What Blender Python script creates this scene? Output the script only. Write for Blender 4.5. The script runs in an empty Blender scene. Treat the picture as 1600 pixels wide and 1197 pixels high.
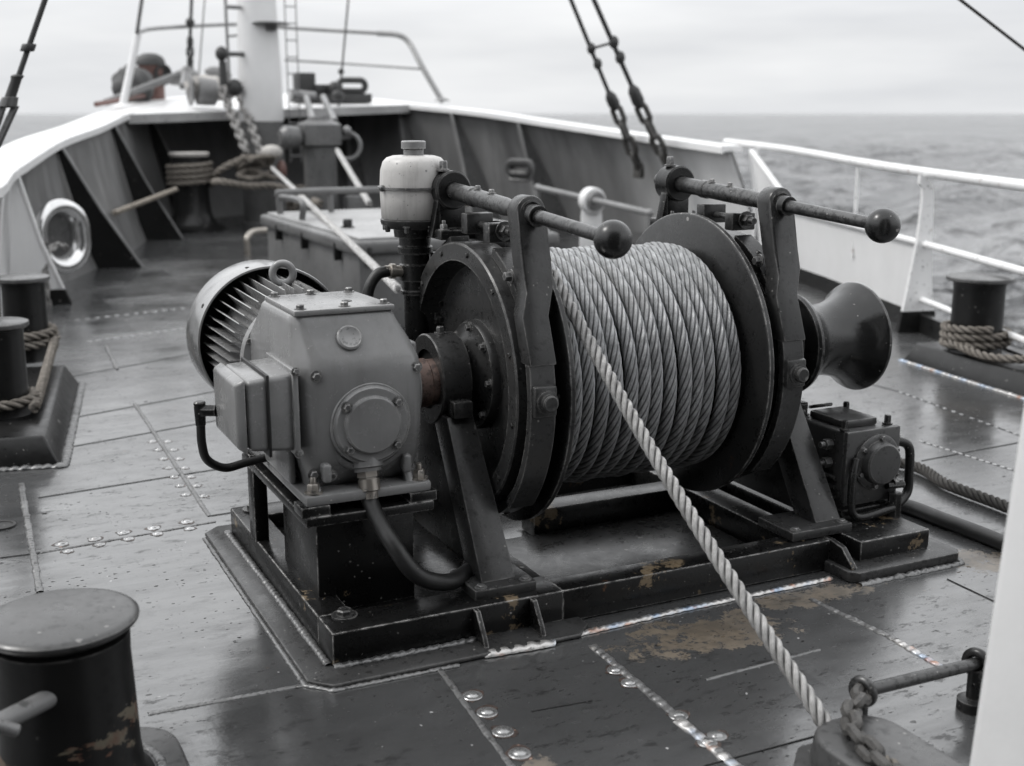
import bpy, bmesh, math, random
import numpy as np
from mathutils import Vector, Matrix
random.seed(7); rng = np.random.default_rng(7)
sc = bpy.context.scene
COL = sc.collection
R = math.radians
PI = math.pi

# ------------------------------------------------------------------ camera
EYE = 1.6
FPX = 1891.0
PITCH = math.atan(421.5 / FPX)
YAW = math.atan(935 / math.hypot(FPX, 421.5))
cam_d = bpy.data.cameras.new('camera'); cam = bpy.data.objects.new('camera', cam_d); COL.objects.link(cam)
cam.location = (0, 0, EYE)
cam.rotation_euler = (PI / 2 - PITCH, 0, -YAW)
cam_d.sensor_width = 36.0; cam_d.lens = 36.0 * FPX / 1600.0
cam_d.clip_start = 0.05; cam_d.clip_end = 60000
cam_d.dof.use_dof = True; cam_d.dof.focus_distance = 4.0; cam_d.dof.aperture_fstop = 2.3
sc.camera = cam
fwd = np.array([math.sin(YAW) * math.cos(PITCH), math.cos(YAW) * math.cos(PITCH), -math.sin(PITCH)])
rgt = np.array([math.cos(YAW), -math.sin(YAW), 0]); upv = np.cross(rgt, fwd)
# measuring helpers: where a sight line meets a horizontal / vertical plane of the ship
def _ray(px, py): return fwd + rgt * (px - 800) / FPX - upv * (py - 598.5) / FPX
def GZ(px, py, z=0.0):
    r = _ray(px, py); return Vector(np.array([0, 0, EYE]) + r * ((z - EYE) / r[2]))
def GX(px, py, x):
    r = _ray(px, py); return Vector(np.array([0, 0, EYE]) + r * (x / r[0]))
def GY(px, py, y):
    r = _ray(px, py); return Vector(np.array([0, 0, EYE]) + r * (y / r[1]))

# ------------------------------------------------------------------ light
SUN_EL, SUN_AZ = R(52), R(-62)          # azimuth from +Y towards +X
w = bpy.data.worlds.new('World'); sc.world = w; w.use_nodes = True
nt = w.node_tree; nt.nodes.clear()
def nn(t, ty, **kw):
    n = t.nodes.new(ty)
    for k, v in kw.items(): setattr(n, k, v)
    return n
o_ = nn(nt, 'ShaderNodeOutputWorld'); bg = nn(nt, 'ShaderNodeBackground'); bg.inputs[1].default_value = 0.1
sky = nn(nt, 'ShaderNodeTexSky'); sky.sky_type = 'NISHITA'; sky.sun_disc = False
sky.sun_elevation = SUN_EL; sky.sun_rotation = SUN_AZ; sky.dust_density = 4.0
hs = nn(nt, 'ShaderNodeHueSaturation'); hs.inputs['Saturation'].default_value = 0.04
tc = nn(nt, 'ShaderNodeTexCoord'); mp = nn(nt, 'ShaderNodeMapping'); mp.inputs['Scale'].default_value = (2.2, 2.2, 14.0)
n1 = nn(nt, 'ShaderNodeTexNoise'); n1.inputs['Scale'].default_value = 1.7; n1.inputs['Detail'].default_value = 5; n1.inputs['Roughness'].default_value = 0.5
rp = nn(nt, 'ShaderNodeValToRGB')
rp.color_ramp.elements[0].position = 0.32; rp.color_ramp.elements[0].color = (7.35, 7.5, 7.75, 1)
rp.color_ramp.elements[1].position = 0.68; rp.color_ramp.elements[1].color = (9.2, 9.3, 9.4, 1)
mx = nn(nt, 'ShaderNodeMixRGB'); mx.inputs[0].default_value = 0.9
L = nt.links.new
L(tc.outputs['Generated'], mp.inputs[0]); L(mp.outputs[0], n1.inputs['Vector']); L(n1.outputs['Fac'], rp.inputs[0])
L(sky.outputs[0], hs.inputs['Color']); L(hs.outputs[0], mx.inputs[1]); L(rp.outputs[0], mx.inputs[2])
# an overcast sky is about twice as bright overhead as at the horizon
sz = nn(nt, 'ShaderNodeSeparateXYZ'); L(tc.outputs['Generated'], sz.inputs[0])
el = nn(nt, 'ShaderNodeMapRange'); el.inputs['From Min'].default_value = 0.06; el.inputs['From Max'].default_value = 0.38; el.inputs['To Min'].default_value = 1.0; el.inputs['To Max'].default_value = 2.05
L(sz.outputs[2], el.inputs['Value']); ml = nn(nt, 'ShaderNodeVectorMath'); ml.operation = 'SCALE'; L(mx.outputs[0], ml.inputs[0]); L(el.outputs[0], ml.inputs['Scale'])
L(ml.outputs[0], bg.inputs[0]); L(bg.outputs[0], o_.inputs[0])
sl = bpy.data.lights.new('sun', 'SUN'); sl.energy = 1.4; sl.angle = R(12); sl.color = (1, 0.98, 0.95)
so = bpy.data.objects.new('sun', sl); COL.objects.link(so)
sd = Vector((math.sin(SUN_AZ) * math.cos(SUN_EL), math.cos(SUN_AZ) * math.cos(SUN_EL), math.sin(SUN_EL)))
so.rotation_euler = sd.to_track_quat('Z', 'Y').to_euler(); so.location = (-5, 5, 20)
sc.view_settings.view_transform = 'Standard'; sc.view_settings.look = 'None'
sc.view_settings.exposure = 0.1; sc.view_settings.gamma = 1.0
sc.cycles.max_bounces = 6; sc.cycles.caustics_reflective = False; sc.cycles.caustics_refractive = False
sc.cycles.use_denoising = True

# ------------------------------------------------------------------ materials
def grey(v, warm=0.0): return (v * (1 + warm), v, v * (1 - warm * 1.2), 1)
class NT:
    def __init__(s, name):
        s.m = bpy.data.materials.new(name); s.m.use_nodes = True; s.t = s.m.node_tree; s.t.nodes.clear()
        s.out = s.n('ShaderNodeOutputMaterial'); s.b = s.n('ShaderNodeBsdfPrincipled'); s.l(s.b.outputs[0], s.out.inputs[0])
        s.co = s.n('ShaderNodeTexCoord').outputs['Object']
    def n(s, ty, **kw): return nn(s.t, ty, **kw)
    def l(s, a, b): s.t.links.new(a, b)
    def mapping(s, scale=(1, 1, 1), rot=(0, 0, 0), loc=(0, 0, 0), src=None):
        m = s.n('ShaderNodeMapping'); m.inputs['Scale'].default_value = scale; m.inputs['Rotation'].default_value = rot; m.inputs['Location'].default_value = loc
        s.l(src or s.co, m.inputs[0]); return m.outputs[0]
    def noise(s, scale, detail=4, rough=0.55, vec=None, dist=0.0):
        n = s.n('ShaderNodeTexNoise'); n.inputs['Scale'].default_value = scale; n.inputs['Detail'].default_value = detail
        n.inputs['Roughness'].default_value = rough; n.inputs['Distortion'].default_value = dist
        s.l(vec or s.co, n.inputs['Vector']); return n.outputs['Fac']
    def ramp(s, f, a, b, va=0.0, vb=1.0):
        n = s.n('ShaderNodeMapRange'); n.inputs['From Min'].default_value = a; n.inputs['From Max'].default_value = b
        n.inputs['To Min'].default_value = va; n.inputs['To Max'].default_value = vb; s.l(f, n.inputs['Value']); return n.outputs[0]
    def mix(s, f, a, b):
        n = s.n('ShaderNodeMixRGB')
        for i, v in ((0, f), (1, a), (2, b)):
            if isinstance(v, (int, float, tuple)): n.inputs[i].default_value = v
            else: s.l(v, n.inputs[i])
        return n.outputs[0]
    def math(s, op, a, b=0.0, clamp=False):
        n = s.n('ShaderNodeMath'); n.operation = op; n.use_clamp = clamp
        for i, v in ((0, a), (1, b)):
            if isinstance(v, (int, float)): n.inputs[i].default_value = v
            else: s.l(v, n.inputs[i])
        return n.outputs[0]
    def bump(s, h, strength=0.2, dist=0.01, prev=None):
        n = s.n('ShaderNodeBump'); n.inputs['Strength'].default_value = strength; n.inputs['Distance'].default_value = dist
        s.l(h, n.inputs['Height'])
        if prev: s.l(prev, n.inputs['Normal'])
        return n.outputs[0]
    def specks(s, scale, prob, size, src=None):
        v = s.n('ShaderNodeTexVoronoi'); v.inputs['Scale'].default_value = scale
        wv = s.n('ShaderNodeTexNoise'); wv.inputs['Scale'].default_value = scale * 2.2; wv.inputs['Detail'].default_value = 3
        s.l(src or s.co, wv.inputs['Vector']); ad = s.n('ShaderNodeVectorMath'); ad.operation = 'SCALE'; ad.inputs['Scale'].default_value = .55 / scale
        s.l(wv.outputs['Color'], ad.inputs[0]); a2 = s.n('ShaderNodeVectorMath'); a2.operation = 'ADD'; s.l(src or s.co, a2.inputs[0]); s.l(ad.outputs[0], a2.inputs[1])
        s.l(a2.outputs[0], v.inputs['Vector'])
        sp = s.n('ShaderNodeSeparateXYZ'); s.l(v.outputs['Color'], sp.inputs[0])
        on = s.math('GREATER_THAN', sp.outputs[0], 1 - prob); sz = s.math('MULTIPLY', sp.outputs[1], size)
        return s.math('MULTIPLY', on, s.math('LESS_THAN', v.outputs['Distance'], sz))
    def setv(s, **kw):
        for k, v in kw.items():
            k = k.replace('_', ' ')
            i = s.b.inputs[k]
            if isinstance(v, (int, float, tuple)): i.default_value = v
            else: s.l(v, i)
        return s.m

def paint(name, v, rough=0.38, warm=0.0, var=0.25, chip=0.12, chipcol=0.30, dark=0.05, rust=0.0, edge=0.5, edgecol=0.42, scale=1.0, tan=0.0, bump=0.15, metallic=0.0, streak=0.0, tint=(1, 1, 1), spec=.5, band=None):
    s = NT(name)
    def grey(v, warm=0.0): return (v * (1 + warm) * tint[0], v * tint[1], v * (1 - warm * 1.2) * tint[2], 1)
    big = s.noise(3.2 * scale, 5, 0.6); fine = s.noise(60 * scale, 3, 0.6); mid = s.noise(14 * scale, 6, 0.65)
    col = s.mix(s.ramp(big, 0.3, 0.7), grey(v * (1 - var), warm), grey(v * (1 + var), warm))
    if streak > 0:
        st = s.noise(1.0, 5, 0.7, s.mapping((26 * scale, 26 * scale, 1.6 * scale)))
        col = s.mix(s.ramp(st, 0.52, 0.78, 0, streak), col, grey(v * 0.45, 0.05))
    if dark > 0:
        dk = s.math('MAXIMUM', s.ramp(s.noise(42 * scale, 5, 0.7), 0.66 - dark, 0.70 - dark), s.specks(48 * scale, dark * 4, .4))
        col = s.mix(s.math('MULTIPLY', dk, 0.75), col, grey(v * 0.3))
    if chip > 0:
        a = s.math('MAXIMUM', s.specks(80 * scale, .05 + chip * .9, .28), s.specks(34 * scale, chip * .35, .30))
        a = s.math('MULTIPLY', a, s.ramp(s.noise(5 * scale, 3, .5), 0.38, 0.55))
        col = s.mix(s.math('MULTIPLY', a, 0.75), col, grey(chipcol, 0.03))
    if tan > 0:
        tm = s.ramp(s.noise(5 * scale, 8, 0.72), 0.66 - tan, 0.675 - tan)
        col = s.mix(tm, col, (0.15, 0.115, 0.075, 1))
    if band:
        bx = s.n('ShaderNodeSeparateXYZ'); s.l(s.co, bx.inputs[0]); zz = s.math('ADD', bx.outputs[2], s.math('MULTIPLY', bx.outputs[0], -.35))
        q = s.math('MULTIPLY', s.ramp(zz, band[0], band[0] + .06), s.ramp(zz, band[1] + .04, band[1]))
        q = s.math('GREATER_THAN', s.math('MULTIPLY', q, s.ramp(s.noise(1.0, 6, .7, s.mapping((9, 9, 22), loc=(1, 5, 0))), .42, .62)), .45)
        col = s.mix(q, col, s.mix(s.ramp(s.noise(16, 4, .6), .45, .6), (.12, .105, .08, 1), (.10, .05, .035, 1)))
    if rust > 0:
        a = s.ramp(mid, 0.74 - rust * .3, 0.84 - rust * .3)
        col = s.mix(s.math('MULTIPLY', a, 0.8), col, s.mix(fine, (0.10, 0.045, 0.022, 1), (0.2, 0.09, 0.04, 1)))
    if edge > 0:
        bv = s.n('ShaderNodeBevel'); bv.samples = 3; bv.inputs['Radius'].default_value = 0.008
        g = s.n('ShaderNodeNewGeometry'); d = s.n('ShaderNodeVectorMath'); d.operation = 'DOT_PRODUCT'
        s.l(bv.outputs[0], d.inputs[0]); s.l(g.outputs['Normal'], d.inputs[1])
        e = s.ramp(d.outputs['Value'], 0.99, 0.92)
        e = s.math('MULTIPLY', e, s.ramp(s.noise(28, 4, .65), 0.40, 0.62, 0.12, 1.0)); e = s.math('MULTIPLY', e, edge, True)
        col = s.mix(e, col, grey(edgecol, 0.02))
    rg = s.math('ADD', s.ramp(mid, 0.25, 0.75, rough - 0.1, rough + 0.12), s.ramp(fine, .3, .7, -.03, .03))
    b1 = s.bump(fine, bump, 0.002); b2 = s.bump(mid, bump * 1.2, 0.006, b1)
    return s.setv(Base_Color=col, Roughness=rg, Metallic=metallic, Normal=b2, Specular_IOR_Level=spec)

def weldmat(name):
    s = NT(name)
    n = s.noise(9, 3, .5); f = s.noise(55, 3, .6)
    c = s.mix(s.ramp(n, .35, .5), (0.30, 0.37, 0.47, 1), (0.48, 0.47, 0.46, 1))
    c = s.mix(s.ramp(s.noise(13, 2, .5, s.mapping(loc=(3, 1, 0))), .58, .68), c, (0.38, 0.22, 0.16, 1))
    c = s.mix(s.ramp(f, .55, .7, 0, .5), c, grey(.08))
    return s.setv(Base_Color=c, Metallic=0.8, Roughness=s.ramp(f, .3, .7, .28, .5), Normal=s.bump(f, .25, .003))

def deckmat():
    s = NT('wet_deck_paint')
    st = s.mapping((0.55, 1.6, 1)); 
    big = s.noise(0.9, 6, .6, st); mid = s.noise(5.5, 7, .68, s.mapping((.7, 1.5, 1))); fine = s.noise(70, 4, .6)
    col = s.mix(s.ramp(big, .3, .7), grey(.038, -.012), grey(.060, -.012))
    col = s.mix(s.ramp(mid, .52, .72, 0, .55), col, grey(.024))
    # scuffs drawn along the plates
    sf = s.noise(1, 6, .75, s.mapping((9, 70, 1), (0, 0, R(20))))
    col = s.mix(s.ramp(sf, .62, .74, 0, .35), col, grey(.11))
    # dark drips and specks
    sp = s.ramp(s.noise(22, 6, .74, s.mapping((.8, 1.7, 1))), .625, .645)
    sp = s.math('MULTIPLY', sp, s.ramp(s.noise(1.7, 3, .5), .36, .52))
    col = s.mix(s.math('MULTIPLY', sp, .85), col, grey(.012))
    sq = s.mapping((1, 1.5, 1))
    d1 = s.math('MULTIPLY', s.math('MAXIMUM', s.specks(17, .30, .24, sq), s.specks(44, .30, .33, sq)), s.ramp(s.noise(1.3, 4, .6, s.mapping(loc=(9, 4, 0))), .42, .56))
    col = s.mix(s.math('MULTIPLY', d1, .9), col, grey(.009))
    wp = s.math('MULTIPLY', s.specks(38, .10, .16), s.ramp(s.noise(2, 3, .5), .35, .55)); col = s.mix(s.math('MULTIPLY', wp, .8), col, grey(.45))
    rs = s.math('MULTIPLY', s.ramp(s.noise(16, 5, .65), .69, .72), s.ramp(s.noise(2.2, 2, .5, s.mapping(loc=(4, 2, 0))), .5, .6))
    col = s.mix(rs, col, (.13, .075, .045, 1))
    # paint peeled to the tan primer in front of the winch bed
    sx = s.n('ShaderNodeSeparateXYZ'); s.l(s.co, sx.inputs[0])
    def blob(cx, cy, rx, ry):
        a = s.math('POWER', s.math('DIVIDE', s.math('SUBTRACT', sx.outputs[0], cx), rx), 2.0)
        b = s.math('POWER', s.math('DIVIDE', s.math('SUBTRACT', sx.outputs[1], cy), ry), 2.0)
        return s.math('SUBTRACT', 1.0, s.math('ADD', a, b))
    bl = s.math('MAXIMUM', blob(2.10, 2.93, .34, .15), blob(2.58, 3.02, .34, .08))
    bl = s.math('MAXIMUM', bl, blob(3.36, 3.02, .14, .14)); bl = s.math('MAXIMUM', bl, blob(.33, 1.75, .16, .2))
    bl = s.math('MAXIMUM', bl, blob(1.25, 2.45, .07, .06))
    edge = s.math('ADD', bl, s.ramp(s.noise(9, 9, .8), .2, .8, -2.4, 1.7))
    tm = s.ramp(edge, .05, .11)
    tanc = s.mix(s.ramp(s.noise(11, 5, .7), .4, .65), (.07, .057, .042, 1), (.125, .10, .072, 1))
    tanc = s.mix(s.ramp(s.noise(30, 4, .7), .58, .62), tanc, grey(.02))
    col = s.mix(tm, col, tanc)
    wet = s.noise(1.1, 4, .55, s.mapping((.8, .8, 1), loc=(7, 3, 0)))
    rg = s.math('ADD', s.ramp(wet, .35, .65, .10, .22), s.ramp(mid, .3, .7, -.05, .09))
    rg = s.math('ADD', s.math('ADD', rg, s.math('MULTIPLY', tm, .25)), s.math('MULTIPLY', s.math('MAXIMUM', d1, sp), .35))
    br = s.n('ShaderNodeTexBrick'); br.inputs['Color1'].default_value = (.25, .25, .25, 1); br.inputs['Color2'].default_value = (.8, .8, .8, 1); br.inputs['Mortar Size'].default_value = 0
    br.inputs['Scale'].default_value = 1.0; br.inputs['Brick Width'].default_value = 1.7; br.inputs['Row Height'].default_value = .62
    s.l(s.mapping(loc=(.35, .02, 0)), br.inputs['Vector'])
    rg = s.math('ADD', rg, s.ramp(br.outputs['Color'], .25, .8, -.03, .06))
    st1 = s.noise(1, 7, .72, s.mapping((1.6, 9, 1), (0, 0, R(4)))); st2 = s.noise(4.5, 8, .75, s.mapping((.8, 1.3, 1), loc=(2, 8, 0)))
    grime = s.math('MULTIPLY', s.ramp(st2, .53, .66), .55); streaks = s.ramp(st1, .45, .72, 0, .5)
    smear = s.math('MULTIPLY', s.ramp(s.noise(11, 8, .8, s.mapping((.7, 1.6, 1), loc=(1, 3, 0))), .545, .60), s.ramp(s.noise(1.1, 3, .5, s.mapping(loc=(6, 1, 0))), .38, .52))
    col = s.mix(s.math('MULTIPLY', smear, .7), col, grey(.012))
    dirt = s.math('MAXIMUM', s.math('MAXIMUM', grime, streaks), s.math('MAXIMUM', s.math('MULTIPLY', smear, .8), s.math('MAXIMUM', d1, sp)))
    rg = s.math('ADD', rg, s.math('MULTIPLY', dirt, .12)); spl = s.ramp(dirt, 0, 1, .60, .03)
    b1 = s.bump(s.noise(2.6, 3, .5, s.mapping((.5, 1, 1))), .22, .02); b2 = s.bump(fine, .10, .002, b1); b3 = s.bump(sf, .06, .002, b2)
    return s.setv(Base_Color=col, Roughness=rg, Normal=b3, IOR=2.0, Specular_IOR_Level=spl)

def ropemat(name, v, warm, wires=5, lay=0.0, dirt=.5, metallic=0.0):
    s = NT(name)
    uv = s.n('ShaderNodeUVMap').outputs[0]; sx = s.n('ShaderNodeSeparateXYZ'); s.l(uv, sx.inputs[0])
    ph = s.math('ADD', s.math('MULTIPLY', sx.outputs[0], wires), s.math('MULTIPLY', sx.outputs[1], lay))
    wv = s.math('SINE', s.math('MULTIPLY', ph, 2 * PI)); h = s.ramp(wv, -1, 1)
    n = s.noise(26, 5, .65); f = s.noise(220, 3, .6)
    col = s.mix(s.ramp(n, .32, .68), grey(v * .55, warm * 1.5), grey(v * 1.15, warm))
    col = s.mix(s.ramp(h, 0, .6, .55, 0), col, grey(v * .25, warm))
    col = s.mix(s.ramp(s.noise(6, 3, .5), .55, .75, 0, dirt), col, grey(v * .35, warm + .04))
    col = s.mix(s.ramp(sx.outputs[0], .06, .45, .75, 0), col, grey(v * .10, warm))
    hh = s.math('ADD', h, s.math('MULTIPLY', f, .5))
    return s.setv(Base_Color=col, Roughness=.42 if metallic > 0 else .85, Metallic=metallic, Normal=s.bump(hh, .8, .003))

def seamat():
    s = NT('grey_sea_water')
    a = s.noise(.16, 6, .62, s.mapping((.55, 1.3, 1))); b = s.noise(1.1, 4, .6, s.mapping((.6, 1.2, 1))); c = s.noise(.02, 3, .5)
    h = s.math('ADD', s.math('MULTIPLY', a, 3.5), s.math('MULTIPLY', b, .22))
    col = s.mix(s.ramp(s.math('ADD', s.math('MULTIPLY', c, .4), s.math('MULTIPLY', a, .6)), .4, .62), (.16, .163, .167, 1), (.32, .323, .327, 1))
    rip = s.ramp(s.noise(.30, 5, .6, s.mapping((1.0, 2.4, 1), (0, 0, R(-25)), (5, 2, 0))), .58, .66)
    col = s.mix(s.math('MULTIPLY', rip, .75), col, grey(.05)); h = s.math('ADD', h, s.math('MULTIPLY', rip, -.5))
    return s.setv(Base_Color=col, Roughness=.2, Normal=s.bump(h, 1.0, 3.0), IOR=1.33)

M = {}
M['deck'] = deckmat(); M['sea'] = seamat(); M['weld'] = weldmat('heat_tinted_weld')
M['dullweld'] = paint('painted_weld', .16, .36, metallic=.5, chip=.3, dark=.1, edge=0, rust=.12, bump=.5)
M['ruststain'] = paint('rust_stain', .035, .45, tint=(1.25, .85, .7), chip=.2, dark=.12, edge=0)
M['seam'] = paint('dirty_seam', .02, .6, edge=0, chip=.2)
M['rivet'] = paint('worn_rivet', .34, .26, metallic=.75, chip=0, dark=.06, rust=.12, edge=0)
M['winch'] = paint('black_machine_paint', .009, .28, spec=.34, chip=.07, dark=.06, rust=.0, edge=.55, edgecol=.26, scale=1.1)
M['warping'] = paint('polished_black_warping_head', .010, .2, chip=.04, dark=.03, edge=.7, edgecol=.35)
M['pumpgrey'] = paint('grey_pump_paint', .048, .32, chip=.05, dark=.08, edge=.6, edgecol=.35)
M['winchgrey'] = paint('dark_grey_machine_paint', .030, .29, spec=.36, chip=.08, dark=.08, edge=.6, edgecol=.3)
M['bed'] = paint('black_bed_paint', .006, .28, spec=.36, chip=.08, dark=.05, rust=.05, tan=.02, edge=.9, edgecol=.5)
M['bedframe'] = paint('flaking_bed_paint', .006, .28, spec=.36, chip=.08, dark=.05, rust=.12, tan=.06, edge=1.0, edgecol=.6)
M['flange'] = paint('worn_flange_steel', .014, .30, spec=.4, chip=.10, dark=.05, rust=.18, edge=1.0, edgecol=.45)
M['gear'] = paint('grey_gearbox_paint', .20, .22, chip=.008, chipcol=.4, dark=.0, edge=.5, edgecol=.5, var=.2, bump=.10, streak=.35)
M['gearlid'] = paint('light_grey_cover_paint', .22, .30, chip=.03, chipcol=.5, dark=.07, edge=.4, edgecol=.6, var=.15)
M['fancover'] = paint('pale_glossy_cover_paint', .32, .2, metallic=.65, chip=.0, dark=.0, edge=.3, edgecol=.6, var=.08, bump=.05)
M['bolt'] = paint('bolt_steel', .12, .34, metallic=.5, chip=.2, dark=.1, edge=.7, edgecol=.5)
M['brass'] = paint('dull_brass', .30, .35, warm=.08, metallic=.7, chip=0, dark=.1, edge=.4)
M['copper'] = paint('rusty_copper_coupling', .10, .42, tint=(1.25, .85, .72), metallic=.3, chip=.1, dark=.15, rust=.2, edge=.3)
M['reservoir'] = paint('stained_cream_enamel', .48, .36, warm=.025, chip=.0, chipcol=.2, dark=.015, edge=.15, edgecol=.3, streak=.5, scale=1.6, var=.15)
M['rubber'] = paint('black_rubber', .010, .45, chip=.03, dark=0, edge=0, bump=.3)
M['knob'] = paint('black_knob', .010, .26, chip=.1, dark=0, edge=0)
M['rod'] = paint('greasy_steel_rod', .07, .3, metallic=.55, chip=.3, dark=.14, rust=.1, edge=.3)
M['white'] = paint('white_ship_paint', .72, .36, chip=.0, dark=.0, rust=.16, edge=0, var=.05, streak=.12, scale=.6)
M['whiteworn'] = paint('white_rail_paint', .72, .36, chip=.0, dark=.05, rust=.42, edge=0, var=.06, scale=.8)
M['post'] = paint('near_white_post_paint', .70, .4, chip=0, dark=0, rust=.0, edge=0, var=.04)
M['bulwark'] = paint('dark_grey_bulwark_paint', .075, .30, chip=.1, dark=.03, rust=.0, edge=0, scale=.5, streak=.25, var=.3)
M['stay'] = paint('grey_stay_edge_paint', .17, .38, chip=.1, dark=.05, edge=0, scale=.5)
M['bollard'] = paint('black_bollard_paint', .008, .33, spec=.34, chip=.06, dark=.06, rust=.03, edge=.35, edgecol=.25, scale=.8)
M['bollardtop'] = paint('grey_worn_bollard_cap', .055, .32, chip=.06, dark=.1, rust=.05, edge=.4, edgecol=.4, scale=.8)
M['nearbollard'] = paint('scuffed_bollard_paint', .006, .36, band=(.06, .19), spec=.3, chip=.08, dark=.05, rust=.06, tan=.02, edge=.3, edgecol=.45, scale=.7)
M['house'] = paint('dark_deckhouse_paint', .045, .5, chip=.0, dark=.0, edge=0, scale=.3)  # dark so the unseen house astern throws little light forward
M['hatch'] = paint('grey_hatch_paint', .115, .4, chip=.1, dark=.06, edge=0, scale=.6)
M['hatchlid_shaded_lip'] = paint('pale_hatch_and_shaded_lip_paint', .30, .4, chip=.1, dark=.05, edge=0, scale=.5)
M['windlass'] = paint('mid_grey_windlass_paint', .095, .4, chip=.1, dark=.08, edge=0, scale=.5)
M['mast'] = paint('white_mast_paint', .62, .4, chip=0, dark=.0, rust=.03, edge=0, scale=.5, var=.06)
M['chain'] = paint('weathered_chain', .05, .55, warm=.05, chip=.1, dark=.1, rust=.18, edge=0, scale=2)
M['palechain'] = paint('pale_galvanised_chain', .24, .5, warm=.03, chip=0, dark=.15, edge=0, scale=2)
M['rig'] = paint('black_rigging', .022, .5, chip=.1, dark=.0, edge=0)
M['chrome'] = paint('polished_fairlead_steel', .62, .16, metallic=.95, chip=0, dark=.02, edge=0, bump=.03)
M['rustred'] = paint('rust_red_paint', .11, .55, tint=(1.3, .7, .6), chip=.1, dark=.1, rust=.0, edge=0, scale=.5)
M['canvas'] = paint('weathered_canvas', .42, .9, warm=.04, chip=0, dark=.05, edge=0, scale=.8, bump=.8)
M['tarp'] = paint('dark_tarpaulin', .05, .6, chip=.05, dark=0, edge=0, scale=.8, bump=.8)
M['orange'] = paint('yellow_brown_rope', .30, .8, warm=.12, chip=0, dark=.1, edge=0)
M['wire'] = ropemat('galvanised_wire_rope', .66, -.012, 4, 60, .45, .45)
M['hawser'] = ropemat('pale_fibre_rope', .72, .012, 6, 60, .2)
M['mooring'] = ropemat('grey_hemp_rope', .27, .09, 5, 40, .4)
M['darkrope'] = ropemat('dark_steel_wire', .10, .05, 5, 60, .4)

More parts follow.
